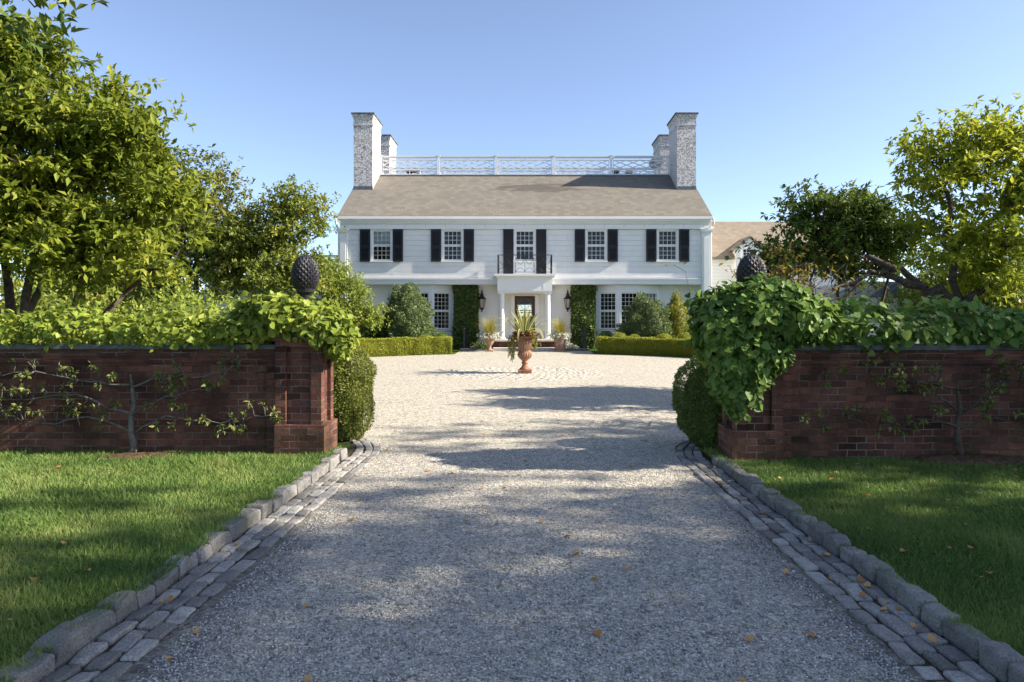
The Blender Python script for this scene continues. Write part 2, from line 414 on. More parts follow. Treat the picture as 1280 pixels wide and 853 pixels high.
def leaves(name, P, T, Nn, L, Wd, shape, mat, parent=None, loc=None, rnd=None, stuff=False):
    n = len(P)
    if rnd is None: rnd = np.clip(rng.normal(.45, .22, n), 0, 1)
    V, F, r = leaf_arrays(P, T, Nn, L, Wd, shape, rnd)
    return mesh_np(name, V, F, mat, parent, loc, r)

def nz(P, s, seed=0):
    return np.array([noise.noise(Vector((p[0]*s+seed, p[1]*s, p[2]*s))) for p in P])

def grow(trunks, tips, r_tip=.006, seg=.35, power=2.3, wobble=.10):
    """skeleton: trunk polylines + a limb to every tip; returns nodes, parents, radii"""
    pos = []; par = []; rmin = []
    for tr in trunks:
        prev = tr.get('from', -1)
        for qi, p in enumerate(tr['pts']):
            r_ = tr.get('r', (0, 0)); rmin.append(r_[0]+(r_[1]-r_[0])*qi/max(1, len(tr['pts'])-1)); pos.append(np.array(p, float)); par.append(prev); prev = len(pos)-1
    P = np.zeros((20000, 3)); n = len(pos); P[:n] = pos
    d0 = np.array([np.min(np.linalg.norm(P[:n]-t, axis=1)) for t in tips])
    for ti in np.argsort(d0):
        t = tips[ti]; D = P[:n]-t
        cost = np.linalg.norm(D, axis=1) + .9*np.maximum(D[:, 2], 0)
        j = int(np.argmin(cost)); a = P[j].copy(); dist = np.linalg.norm(t-a)
        m = max(1, int(dist/seg)); prev = j
        perp = rng.normal(0, wobble, 3)*dist
        for k in range(1, m+1):
            f = k/m
            q = a + (t-a)*f + perp*math.sin(math.pi*f)*.7 + np.array((0, 0, .14*dist*math.sin(math.pi*f))) + (rng.normal(0, .025, 3) if k < m else 0)
            P[n] = q; par.append(prev); prev = n; n += 1
            if n >= 19990: break
        if n >= 19990: break
    P = P[:n]; par = np.array(par)
    acc = np.zeros(n); kids = np.zeros(n, int)
    for i in range(n-1, 0, -1):
        if acc[i] == 0: acc[i] = r_tip**power
        if par[i] >= 0 and par[i] < i: acc[par[i]] += acc[i]
    rad = np.maximum(acc, r_tip**power)**(1/power); rad[:len(rmin)] = np.maximum(rad[:len(rmin)], rmin)
    return P, par, rad

def wood(name, P, par, rad, mat, parent, sides=6, rmax=.22, scale=1.0, extra=None):
    i = np.where(par >= 0)[0]; a = P[par[i]]; b = P[i]
    ra = np.minimum(rad[i]*1.08, rmax)*scale; rb = np.minimum(rad[i], rmax)*scale
    ra = np.minimum(np.minimum(rad[par[i]], rmax)*scale, ra*1.25)
    t = unit(b-a); h = np.where(np.abs(t[:, 2:3]) > .9, np.array([[1., 0, 0]]), np.array([[0, 0, 1.]]))
    u = unit(np.cross(t, h)); w = np.cross(t, u)
    ang = np.arange(sides)*2*math.pi/sides
    ring = u[:, None, :]*np.cos(ang)[None, :, None] + w[:, None, :]*np.sin(ang)[None, :, None]
    ext = t*np.minimum(rb, .05)[:, None]*.5
    A = (a-ext)[:, None, :] + ring*ra[:, None, None]; B = (b+ext)[:, None, :] + ring*rb[:, None, None]
    V = np.concatenate([A, B], axis=1).reshape(-1, 3)
    k = np.arange(sides); k2 = (k+1) % sides
    F0 = np.stack([k, k2, k2+sides, k+sides], axis=1)
    F = (F0[None] + (np.arange(len(i))*2*sides)[:, None, None]).reshape(-1, 4)
    return mesh_np(name, V, F, mat, parent, smooth=True)

def ell_points(ells, n, shell=.35, weights=None):
    vol = np.array([e[3]*e[4]*e[5] for e in ells])**(2/3); out = []
    for e, k in zip(ells, np.maximum(1, (n*vol/vol.sum()).astype(int))):
        d = unit(rng.normal(0, 1, (k, 3))); r = 1-shell*np.abs(rng.normal(0, .8, k)); r = np.clip(r, .15, 1.05)
        nn = nz(d, 2.2, e[0]*3.1); r = r*(1+.30*nn)
        out.append(np.array(e[:3]) + d*r[:, None]*np.array(e[3:6]))
    return np.concatenate(out)

def rosettes(tips, per_tip, sig, per_ros, up=.5, flat=.55):
    """leaf bases, directions, normals, arranged as whorls at sub-twig ends around each tip"""
    m = len(tips)*per_tip
    c = np.repeat(tips, per_tip, axis=0) + rng.normal(0, 1, (m, 3))*np.array([sig, sig, sig*flat])
    out = unit(c-np.repeat(tips, per_tip, axis=0) + rng.normal(0, .15, (m, 3)) + np.array([0, 0, sig*up]))
    k = per_ros; n = m*k
    C = np.repeat(c, k, axis=0); O = np.repeat(out, k, axis=0)
    rd = unit(rng.normal(0, 1, (n, 3)))
    T = unit(rd*.95 + O*.55 + np.array([0, 0, -.12]))
    N = unit(O*.6 + np.array([0, 0, .9]) + rng.normal(0, .35, (n, 3)))
    C = C - O*(rng.random((n, 1))**1.3*.75*sig)
    return C + T*.015, T, N

def tree(name, label, cat, base, trunks, ells, ntips, per_tip, sig, per_ros, leaf, lsize, wsize, bark='bark', flat=.55, shell=.4, group=None, rmax=.2, seg=.35, r_tip=.006, floor=None, clear=None):
    o = thing(name, label, cat, base, group)
    tips = ell_points(ells, ntips, shell)
    if floor is not None: tips = tips[tips[:, 2] > floor]
    if clear is not None: tips = tips[(tips[:, 0] > clear[0]) | (tips[:, 2] > clear[1])]
    P, par, rad = grow(trunks, tips, r_tip, seg)
    wood('trunk', P, par, rad, mats[bark], o, rmax=rmax)
    C, T, N = rosettes(tips, per_tip, sig, per_ros, flat=flat)
    n = len(C); L = lsize*rng.uniform(.65, 1.25, n)
    rc = np.repeat(np.clip(rng.normal(.45, .16, len(tips)), 0, 1), per_tip*per_ros)
    r = np.clip(rc + rng.normal(0, .16, n), 0, 1)
    leaves('crown', C, T, N, L, L*wsize/lsize, KITE, LEAF[leaf], o, rnd=r)
    return o

def lumps_shell(ells, n, rough=.16, depth=.14):
    """points and outward normals on a union of rough ellipsoids"""
    area = np.array([(e[3]*e[4]+e[4]*e[5]+e[3]*e[5]) for e in ells]); Ps = []; Ns = []
    for i, (e, k) in enumerate(zip(ells, (n*area/area.sum()).astype(int))):
        d = unit(rng.normal(0, 1, (k, 3))); c = np.array(e[:3]); rr = np.array(e[3:6])
        r = 1 + rough*nz(d*rr, 3.0/max(rr), i*7.7)*1.6 - np.abs(rng.normal(0, depth, k))
        p = c + d*r[:, None]*rr; nn = unit(d/rr)
        keep = np.ones(k, bool)
        for j, e2 in enumerate(ells):
            if j != i: keep &= np.sum(((p-np.array(e2[:3]))/np.array(e2[3:6]))**2, axis=1) > .55
        Ps.append(p[keep]); Ns.append(nn[keep])
    return np.concatenate(Ps), np.concatenate(Ns)

def blanket(P, N, droop=.7, jit=.5):
    T = unit(np.array([0, 0, -1.])*droop + N*.35 + rng.normal(0, jit, P.shape))
    Nn = unit(N + np.array([0, 0, .55]) + rng.normal(0, .30, P.shape))
    return T, Nn

def box_shell(x0, x1, y0, y1, z0, z1, n, depth=.04, rnd=.0):
    dx, dy, dz = x1-x0, y1-y0, z1-z0
    A = np.array([dx*dz, dx*dz, dy*dz, dy*dz, dx*dy]); f = rng.choice(5, n, p=A/A.sum())
    u = rng.random(n); v = rng.random(n); d = np.abs(rng.normal(0, depth, n)); P = np.zeros((n, 3)); N = np.zeros((n, 3))
    for k in range(5):
        m = f == k
        if k < 2:
            P[m] = np.stack([x0+u[m]*dx, (y0+d[m]) if k == 0 else (y1-d[m]), z0+v[m]*dz], 1); N[m] = (0, -1 if k == 0 else 1, 0)
        elif k < 4:
            P[m] = np.stack([(x0+d[m]) if k == 2 else (x1-d[m]), y0+u[m]*dy, z0+v[m]*dz], 1); N[m] = (-1 if k == 2 else 1, 0, 0)
        else:
            P[m] = np.stack([x0+u[m]*dx, y0+v[m]*dy, z1-d[m]], 1); N[m] = (0, 0, 1)
    P += N*(nz(P, 2.3, 4)*.07)[:, None]
    return P, N

def core_plus_leaves(name, coreV, coreF, P, T, N, L, Wd, mat, parent=None, loc=None, rnd=None):
    n = len(P)
    if rnd is None: rnd = np.clip(rng.normal(.45, .22, n), 0, 1)
    V, F, r = leaf_arrays(P, T, N, L, Wd, KITE, rnd)
    cV = np.asarray(coreV, float); cF = np.asarray(coreF, int)
    V2 = np.concatenate([V, cV]); F2 = np.concatenate([F, cF+len(V)]); r2 = np.concatenate([r, np.full(len(cF), .02)])
    return mesh_np(name, V2, F2, mat, parent, loc, r2)

def uv_sphere(c, r, nu=20, nv=12):
    V = []; F = []
    for j in range(nv+1):
        ph = math.pi*j/nv
        for i in range(nu):
            th = 2*math.pi*i/nu
            V.append((c[0]+r[0]*math.sin(ph)*math.cos(th), c[1]+r[1]*math.sin(ph)*math.sin(th), c[2]-r[2]*math.cos(ph)))
    for j in range(nv):
        for i in range(nu):
            a = j*nu+i; b = j*nu+(i+1) % nu
            F += [(a, b, b+nu), (a, b+nu, a+nu)]
    return np.array(V), np.array(F)

def profile_bush(name, label, cat, c, prof, n, leaf, L, rough=.08, depth=.05, group=None, spread=.8, trunk=True, ecc=1.0):
    """clipped or rounded shrub: prof of (radius, z); leaves over an uneven surface plus a dark core"""
    o = thing(name, label, cat, c, group)
    zs = np.array([p[1] for p in prof]); rs = np.array([p[0] for p in prof])
    z = np.linspace(zs[0], zs[-1], 400); r = np.interp(z, zs, rs); w = (r+.02)*np.sqrt(1+np.gradient(r, z)**2)
    zz = rng.choice(z, n, p=w/w.sum()) + rng.uniform(-.5, .5, n)*(z[1]-z[0]); rr = np.interp(zz, zs, rs)
    sl = np.interp(zz, z, np.gradient(r, z)); th = rng.uniform(0, 2*math.pi, n)
    N = unit(np.stack([np.cos(th), np.sin(th), np.clip(-sl, -4, 4)], 1))
    P = np.stack([rr*np.cos(th), rr*np.sin(th), zz], 1)
    P += N*((nz(P, 2.6, c[0])*1.3 + nz(P, 6.5, c[1])*.8)*rough*max(rs)/.5 - np.abs(rng.normal(0, depth, n)))[:, None]
    P[:, 1] *= ecc
    T = unit(N*.7 + rng.normal(0, spread, P.shape) + np.array([0, 0, .25])); Nn = unit(N + rng.normal(0, .6, P.shape) + np.array([0, 0, .3]))
    Ls = L*rng.uniform(.6, 1.3, n)
    m = 16; pv = []; pf = []
    k = 14; zc = np.linspace(zs[0], zs[-1], k)
    for q in zc:
        for i in range(m):
            a = 2*math.pi*i/m; ra = max(np.interp(q, zs, rs)*.86-.03, .005); pv.append((ra*math.cos(a), ra*math.sin(a)*ecc, zs[0]+(q-zs[0])*.95))
    for j in range(k-1):
        for i in range(m):
            a = j*m+i; b = j*m+(i+1) % m; pf += [(a, b, b+m), (a, b+m, a+m)]
    off = np.array(c)
    core_plus_leaves('foliage', np.array(pv)+off, pf, P+off, T, Nn, Ls, Ls*.55, LEAF[leaf], o)
    if trunk:
        MB().tube([(c[0], c[1], c[2]-.03), (c[0]+.02, c[1], c[2]+zs[0]+.25)], [.05, .035], 8).build('stem', mats['bark'], o, smooth=True)
    return o

# ------------------------------------------------------------------ ground
def sheet(name, outline_rows, mat, dz):
    """outline_rows: list of (y, x0, x1); follows G(y)"""
    mb = MB(); 
    for (y, a, b) in outline_rows: mb.v += [(a, y, G(y)+dz), (b, y, G(y)+dz)]
    for i in range(len(outline_rows)-1): mb.f.append((2*i, 2*i+1, 2*i+3, 2*i+2))
    return struct(mb.build(name, mat))
sheet('ground', [(y, -1500, 1500) for y in (-60, 0, 8.5, 12, 16, 20, 24, 29, 60, 300, 3000)], mats['lawn'], -.012)

CC, CR = (0.0, 18.2), 8.9                       # centre and radius of the round gravel court
def court_half(y):
    c = math.sqrt(max(CR**2-(y-CC[1])**2, 0))
    w = 1.86 if y < 9.9 else 0
    # flare where the drive opens into the court
    if 8.3 < y < 10.4: w = max(w, 1.86 + 2.6*((y-8.3)/2.1)**2.2)
    if y > 25.5: w = max(w, 2.75)
    if y < 16.5: c = min(c, 5.0+max(0, y-13)*1.0) if y > 10.4 else c
    return max(c, w)
rows = [(y, -court_half(y), court_half(y)) for y in list(np.arange(-4, 8.3, .5)) + list(np.arange(8.3, 29.3, .12)) + [29.35]]
sheet('gravel_drive', rows, mats['gravel'], .004)

def slab(name, x0, x1, y0, y1, z0, z1, mat): return struct(MB().box(x0, x1, y0, y1, z0, z1).build(name, mat))
# lawns stand a little above the drive, behind the kerbs
for sgn, nm, zt in ((-1, 'lawn_left', .07), (1, 'lawn_right', .045)):
    xa, xb = (-30, -2.2) if sgn < 0 else (2.16, 30)
    slab(nm, xa, xb, -4, 8.6, -.3, zt, mats['lawn'])

# granite kerbs and setts
def stone_arrays(c, half, rot, seed, nseg=5, power=7, amp=.010):
    g = np.linspace(-1, 1, nseg); g = np.sign(g)*np.abs(g)**.5; V = []; F = []; idx = {}
    def vid(p):
        k = tuple(np.round(p, 4))
        if k not in idx: idx[k] = len(V); V.append(p)
        return idx[k]
    for ax in range(3):
        for s in (-1, 1):
            for i in range(nseg-1):
                for j in range(nseg-1):
                    q = []
                    for (a, b) in ((i, j), (i+1, j), (i+1, j+1), (i, j+1)):
                        p = [0, 0, 0]; p[ax] = s; p[(ax+1) % 3] = g[a]; p[(ax+2) % 3] = g[b]; q.append(vid(tuple(p)))
                    F.append(q if s > 0 else q[::-1])
    V = np.array(V, float); nrm = (np.abs(V)**power).sum(1)**(1/power); V = V/nrm[:, None]
    V = V*np.array(half)
    V += np.array([[noise.noise(Vector(v*9)+Vector((seed, k*5.1, 0))) for k in range(3)] for v in V])*amp
    V[:, 0] += .06*half[0]*math.sin(seed*7)*V[:, 1]/half[1]
    V[:, 2] += .05*half[2]*math.sin(seed*3)*V[:, 0]/half[0]
    c_, s_ = math.cos(rot), math.sin(rot); X = V[:, 0]*c_-V[:, 1]*s_; Y = V[:, 0]*s_+V[:, 1]*c_
    return np.stack([X+c[0], Y+c[1], V[:, 2]+c[2]], 1), np.array(F)

class Stones:
    def __init__(s): s.V = []; s.F = []; s.r = []; s.n = 0; s.k = 0
    def add(s, c, half, rot, nseg=5, amp=.010, power=7):
        s.k += 1
        V, F = stone_arrays(c, half, rot, s.k*1.37, nseg, power, amp); s.V.append(V); s.F.append(F+s.n); s.n += len(V); s.r.append(np.full(len(F), random.random()))
    def build(s, name, mat): return mesh_np(name, np.concatenate(s.V), np.concatenate(s.F), mat, rnd=np.concatenate(s.r), smooth=True)

def edge_path(side):
    """inner edge of the paving: straight along the drive, then a curve outward along the court"""
    pts = []
    if side < 0: a, b = (-2.16, 1.0), (-2.05, 8.1)
    else: a, b = (2.09, 1.0), (2.09, 7.9)
    m = 40
    for i in range(m+1): f = i/m; pts.append(Vector((a[0]+(b[0]-a[0])*f, a[1]+(b[1]-a[1])*f)))
    d = (pts[-1]-pts[-2]).normalized(); p = pts[-1].copy()
    ang = math.atan2(d.y, d.x); turn = -side*0 
    L = 0
    while L < 5.0:
        L += .1
        k = (0.55 if L < 1.9 else -.105)
        ang += (k*.1)*(1 if side < 0 else -1)
        p = p + Vector((math.cos(ang), math.sin(ang)))*.1; pts.append(p.copy())
    return pts
def walk(pts, offset, step, side, start=0):
    """yield centre, heading and length of stones along pts shifted sideways by offset (towards the drive)"""
    P = []
    for i, p in enumerate(pts):
        t = (pts[min(i+1, len(pts)-1)]-pts[max(i-1, 0)]).normalized()
        nrm = Vector((t.y, -t.x)) if side < 0 else Vector((-t.y, t.x)); P.append(p+nrm*offset)
    out = []; acc = 0; need = start; last = P[0]; cur = None; cp = None
    for i in range(1, len(P)):
        seg = P[i]-P[i-1]; L = seg.length
        pos = 0
        while acc + L - pos >= need and need > 0 or (cp is None):
            if cp is None:
                cp = P[0]; need = step(); acc = 0; 
                continue
            pos += need-acc; q = P[i-1]+seg*(min(pos/L, 1)); out.append(((cp+q)/2, math.atan2((q-cp).y, (q-cp).x), (q-cp).length)); cp = q; acc = 0; need = step()
        acc += L-pos
    return out
for side, nm in ((-1, 'left'), (1, 'right')):
    path = edge_path(side); st = Stones()
    for c, a, L in walk(path[:41], -.075, lambda: random.uniform(.17, .29), side):
        if c.y < 2.2: continue
        hz = random.uniform(.085, .118)
        st.add((c.x+random.uniform(-.010, .010), c.y, hz-.11), (L/2-.006, .064+random.uniform(-.012, .008), .115), a+random.uniform(-.06, .06), 9, .018, 12)
    st.build('kerb_'+nm, mats['kerb_granite'])['kind'] = 'structure'
    st = Stones()
    for r in range(3):
        for c, a, L in walk(path, .052+r*.104, lambda: random.uniform(.14, .25), side, random.uniform(.02, .15)):
            if c.y < 2.2: continue
            z = G(c.y)
            st.add((c.x+random.uniform(-.006, .006), c.y, z-.05+.021+random.uniform(-.006, .006)-r*.003), (L/2-.0075, .0475+random.uniform(-.005, .002), .056), a+random.uniform(-.06, .06), 7, .012, 10)
    st.build('cobble_edging_'+nm, mats['granite'])['kind'] = 'structure'
    mb = MB()                                   # dirt bed the setts sit in
    A = [walk_p for walk_p in path]
    for i, p in enumerate(path):
        t = (path[min(i+1, len(path)-1)]-path[max(i-1, 0)]).normalized(); nrm = Vector((t.y, -t.x)) if side < 0 else Vector((-t.y, t.x))
        q0 = p-nrm*.16; q1 = p+nrm*.305; mb.v += [(q0.x, q0.y, G(p.y)+.006), (q1.x, q1.y, G(p.y)+.006)]
    mb.f = [(2*i, 2*i+1, 2*i+3, 2*i+2) for i in range(len(path)-1)]
    struct(mb.build('joint_bed_'+nm, mats['joint']))

URN = (0.0, 18.8, G(18.8))
st = Stones()
for k in range(14):
    r = .22+k*.145; m = max(6, int(2*math.pi*r/.21)); ph = random.random()
    for i in range(m):
        a = 2*math.pi*(i+ph)/m; y = URN[1]+r*math.sin(a)
        st.add((URN[0]+r*math.cos(a), y, G(y)-.033+random.uniform(-.005, .003)), (.067, math.pi*r/m*.93, .042), a, 3, .006, 6)
st.build('cobble_circle', mats['pale_granite'])['kind'] = 'structure'

# loose pebbles over the near drive
gold = (1+5**.5)/2
ico = np.array([(-1,gold,0),(1,gold,0),(-1,-gold,0),(1,-gold,0),(0,-1,gold),(0,1,gold),(0,-1,-gold),(0,1,-gold),(gold,0,-1),(gold,0,1),(-gold,0,-1),(-gold,0,1)])/1.9
icf = np.array([(0,11,5),(0,5,1),(0,1,7),(0,7,10),(0,10,11),(1,5,9),(5,11,4),(11,10,2),(10,7,6),(7,1,8),(3,9,4),(3,4,2),(3,2,6),(3,6,8),(3,8,9),(4,9,5),(2,4,11),(6,2,10),(8,6,7),(9,8,1)])
def pebbles(n, y0, y1, smin, smax, xw):
    y = y0+(y1-y0)*rng.random(n)**2.3; x = rng.uniform(-xw, xw, n); s = rng.uniform(smin, smax, n)
    R1 = unit(rng.normal(0, 1, (n, 3))); R2 = unit(np.cross(R1, rng.normal(0, 1, (n, 3)))); R3 = np.cross(R1, R2)
    q = ico[None]*rng.uniform(.65, 1.3, (n, 12, 1)); q[:, :, 2] *= .75
    V = q[:, :, 0:1]*R1[:, None]+q[:, :, 1:2]*R2[:, None]+q[:, :, 2:3]*R3[:, None]
    V[:, :, 2] *= .75
    V = V*s[:, None, None]+np.stack([x, y, s*.25+.005], 1)[:, None]
    F = (icf[None]+(np.arange(n)*12)[:, None, None]).reshape(-1, 3)
    return V.reshape(-1, 3), F, np.repeat(np.clip(rng.normal(.48, .22, n), 0, 1), 20)
V, F, r = pebbles(100000, 2.3, 13.0, .0035, .0080, 1.74)
o = mesh_np('loose_gravel', V, F, mats['pebble'], rnd=r); o['kind'] = 'stuff'
tag(o, 'loose grey gravel scattered over the near drive', 'gravel')

# grass on the two lawns
def lawn_grass(n, side, zt):
    y = 2.2+5.9*rng.random(n)**1.1; lim = .80*y+1.2
    k = 2.2 if side < 0 else 2.17
    x = k+(np.maximum(lim, k+.1)-k)*rng.random(n)
    if side < 0: x = np.where(True, x, x)
    x = np.where(rng.random(n) < .035, k-.035*rng.random(n), x)
    P = np.stack([side*x, y, np.full(n, zt-.005)], 1)
    # a worn, thin spot or two and taller tufts by the kerb
    h = .032+.022*nz(P, 1.7, 3)+.018*rng.random(n); h = np.clip(h, .014, .08)
    edge = np.exp(-(x-k)/.12); h = h*(1+.7*edge*rng.random(n))
    bend = unit(np.stack([nz(P, .9, 9)+rng.normal(0, .7, n), nz(P, .9, 21)+rng.normal(0, .7, n), np.full(n, 1.3)], 1))
    N = unit(rng.normal(0, 1, (n, 3))*np.array([1, 1, .2]))
    patch = nz(P, .8, 40)*.55+nz(P, 2.8, 50)*.35
    rr = np.clip(.42+patch+rng.normal(0, .17, n), 0, 1)
    yaw = rng.random(n) < .04; rr[yaw] = 1
    o = leaves('grass', P, bend, N, h*1.25, np.full(n, .0042)*(1+y/9), BLADE, LEAF['grass'], rnd=rr)
    o['kind'] = 'stuff'; return o
o = lawn_grass(120000, -1, .07); tag(o, 'mown green grass of the lawn left of the drive', 'grass')
o = lawn_grass(120000, 1, .045); tag(o, 'mown green grass of the lawn right of the drive', 'grass')

# ------------------------------------------------------------------ the house
FY = 31.0; LY = 31.6
house = thing('house', 'white two storey colonial house with black shutters, four chimneys and a tan roof', 'house', (0, FY, .35))
def holes_wall(mb, x0, x1, z0, z1, y, holes, depth=.14):
    xs = sorted({x0, x1, *[h[0] for h in holes], *[h[1] for h in holes]}); zs = sorted({z0, z1, *[h[2] for h in holes], *[h[3] for h in holes]})
    for i in range(len(xs)-1):
        for j in range(len(zs)-1):
            cx, cz = (xs[i]+xs[i+1])/2, (zs[j]+zs[j+1])/2
            if any(h[0] < cx < h[1] and h[2] < cz < h[3] for h in holes): continue
            mb.quad((xs[i], y, zs[j]), (xs[i+1], y, zs[j]), (xs[i+1], y, zs[j+1]), (xs[i], y, zs[j+1]))
    for a, b, c, d in holes:
        mb.quad((a, y, c), (a, y+depth, c), (a, y+depth, d), (a, y, d)); mb.quad((b, y, c), (b, y, d), (b, y+depth, d), (b, y+depth, c))
        mb.quad((a, y, c), (b, y, c), (b, y+depth, c), (a, y+depth, c)); mb.quad((a, y, d), (a, y+depth, d), (b, y+depth, d), (b, y, d))
WX = (-6.5, -3.28, 0, 3.24, 6.48); ZW0, ZW1 = 4.37, 5.73
mb = MB()
holes_wall(mb, -8.35, 8.35, 3.27, 6.3, FY, [(x-.43, x+.43, ZW0 if x else 3.70, ZW1) for x in WX])
mb.quad((-8.35, FY, 3.27), (-8.35, LY, 3.27), (8.35, LY, 3.27), (8.35, FY, 3.27))
mb.build('upper_wall', mats['siding'], house)
mb = MB()
holes_wall(mb, -8.35, 8.35, .2, 3.27, LY, [(-.47, .47, .8, 2.78), (-6.1, -3.4, 1.0, 3.1), (3.4, 6.1, 1.0, 3.1)], .2)
mb.build('lower_wall', mats['white'], house)
YR, SL, ZE, YE = 36.55, .635, 6.35, 30.80
YD = 35.10; ZD = ZE+SL*(YD-YE); YD2 = 2*YR-YD; YB = 2*YR-YE
mb = MB()
for s in (-1, 1):
    x = 8.35*s
    poly = [(FY, .2), (YB-.4, .2), (YB-.4, ZE+.1), (YD2, ZD-.05), (YD, ZD-.05), (FY, ZE+.1)]
    mb.add([(x, a, b) for a, b in poly], [tuple(range(6)) if s > 0 else tuple(range(5, -1, -1))])
holes_wall(mb, -8.35, 8.35, .2, 6.3, YB-.4, [(-.42, .42, 1.92, 2.62)])
mb.build('side_wall', mats['clapboard'], house)
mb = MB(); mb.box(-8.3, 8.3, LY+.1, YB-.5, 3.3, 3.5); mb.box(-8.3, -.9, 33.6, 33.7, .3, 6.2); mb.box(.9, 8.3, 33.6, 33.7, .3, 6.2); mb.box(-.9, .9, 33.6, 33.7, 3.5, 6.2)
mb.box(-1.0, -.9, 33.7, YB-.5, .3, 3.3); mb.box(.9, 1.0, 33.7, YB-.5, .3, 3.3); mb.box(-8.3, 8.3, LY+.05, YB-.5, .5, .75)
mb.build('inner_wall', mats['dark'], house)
mb = MB(); xr = 8.47; th = .13
def roof_slab(a, b):
    (y0, z0), (y1, z1) = a, b
    mb.add([(-xr,y0,z0),(xr,y0,z0),(xr,y1,z1),(-xr,y1,z1),(-xr,y0,z0-th),(xr,y0,z0-th),(xr,y1,z1-th),(-xr,y1,z1-th)], [(0,1,2,3),(7,6,5,4),(4,5,1,0),(5,6,2,1),(6,7,3,2),(7,4,0,3)])
roof_slab((YE, ZE), (YD, ZD)); roof_slab((YD2, ZD), (YB, ZE)); roof_slab((YD+.002, ZD-.02), (YD2-.002, ZD-.02))
roof = mb.build('roof', mats['roof'], house)
mb = MB(); mb.box(-7.42, 7.42, YD-.06, YD+.10, ZD-.02, ZD+.05); mb.build('deck_edge', mats['lead'], house)
mb = MB(); mb.box(-8.5, 8.5, YE-.07, YE+.002, ZE-.16, ZE-.03); mb.build('gutter', mats['white'], house, bevel=.02)
mb = MB(); mb.box(-8.42, 8.42, YE+.01, FY+.02, ZE-.24, ZE-.135); mb.build('soffit', mats['white'], house)
mb = MB(); mb.box(-8.37, 8.37, FY-.07, FY-.002, 5.86, ZE-.242); mb.build('frieze', mats['frieze'], house)
mb = MB(); mb.box(-8.39, 8.39, FY-.11, FY-.003, 5.79, 5.858); mb.box(-8.38, 8.38, FY-.12, FY-.071, ZE-.32, ZE-.243); mb.build('cornice_moulding', mats['white'], house)
mb = MB(); mb.box(-8.02, -1.2, FY-.06, FY+.10, 3.28, 3.55); mb.box(1.2, 8.02, FY-.06, FY+.10, 3.28, 3.55); mb.box(-8.02, -1.2, FY-.10, FY-.061, 3.50, 3.58); mb.box(1.2, 8.02, FY-.10, FY-.061, 3.50, 3.58); mb.build('belt_course', mats['white'], house)
for s in (-1, 1):
    mb = MB(); xa, xb = sorted((s*8.03, s*8.44)); mb.box(xa, xb, FY-.11, LY+.05, .2, 5.62); mb.box(xa+.08, xb-.08, FY-.125, FY-.108, .9, 5.4)
    mb.box(xa-.04, xb+.04, FY-.15, LY+.05, 5.62, 5.70); mb.box(xa-.08, xb+.08, FY-.18, LY+.05, 5.70, 5.785); mb.box(xa-.04, xb+.04, FY-.15, LY+.06, .2, .6)
    mb.build('pilaster', mats['white'], house)
    mb = MB(); x = s*8.5; mb.tube([(x, YE-.06, ZE-.1), (x, YE-.04, ZE-.35), (x, FY+.2, ZE-.6), (x, FY+.2, .4)], .045, 8); mb.build('downspout', mats['white'], house, smooth=True)

def window(parent, cx, y, z0, z1, w, cols, rows, dirx=None, name='window', blind=False, curtain=True, lamp=False):
    """double hung sash with muntins; dirx = unit vector along the window for angled bays"""
    dx = Vector(dirx) if dirx else Vector((1, 0, 0)); inn = Vector((-dx.y, dx.x, 0)); O = Vector((cx, y, 0))
    def pt(u, v, z): p = O+dx*u+inn*v; return (p.x, p.y, z)
    mb = MB()
    def bx(u0, u1, v0, v1, a, b):
        vs = [pt(u, v, z) for z in (a, b) for (u, v) in ((u0, v0), (u1, v0), (u1, v1), (u0, v1))]
        mb.add(vs, [(0,3,2,1),(4,5,6,7),(0,1,5,4),(1,2,6,5),(2,3,7,6),(3,0,4,7)])
    h = w/2; e = .055
    bx(-h-.07, -h+.005, -.035, .06, z0-.02, z1+.07); bx(h-.005, h+.07, -.035, .06, z0-.02, z1+.07); bx(-h+.006, h-.006, -.034, .06, z1-.005, z1+.069)
    bx(-h-.10, h+.10, -.075, .05, z0-.075, z0-.021)                 # sill
    zm = (z0+z1)/2
    for k, (a, b) in enumerate(((z0, zm), (zm, z1))):
        v = .045 if k == 0 else .02
        v = .05-.02*k
        bx(-h+.006, -h+e, v-.015, v+.02, a+.001, b-.001); bx(h-e, h-.006, v-.015, v+.02, a+.001, b-.001); bx(-h+e, h-e, v-.014, v+.02, a+.002, a+.05); bx(-h+e, h-e, v-.014, v+.02, b-.05, b-.002)
        for i in range(1, cols): u = -h+e+(w-2*e)*i/cols; bx(u-.008, u+.008, v-.010, v+.012, a+.05, b-.05)
        for j in range(1, rows): zz = a+.05+(b-a-.1)*j/rows; bx(-h+e, h-e, v-.009, v+.011, zz-.008, zz+.008)
    f = mb.build(name, mats['white'], parent)
    g = MB(); g.quad(pt(-h+.01, .068, z0), pt(h-.01, .068, z0), pt(h-.01, .068, z1), pt(-h+.01, .068, z1)); g.build('pane', mats['glass'], f)
    if blind:
        c = MB(); c.quad(pt(-h+.03, .10, zm), pt(h-.03, .10, zm), pt(h-.03, .10, z1-.03), pt(-h+.03, .10, z1-.03)); c.build('blind', mats['blind'], f)
    if curtain:
        c = MB(); m = 28
        for sgn in (-1, 1):
            prev = None
            for i in range(m+1):
                u = sgn*(h-.02-(w*.30)*i/m); v = .16+.025*math.sin(i*1.5+cx)
                cur = (pt(u, v, z0), pt(u, v, z1))
                if prev: c.quad(prev[0], cur[0], cur[1], prev[1])
                prev = cur
        c.build('curtain', mats['curtain'], f)
    return f
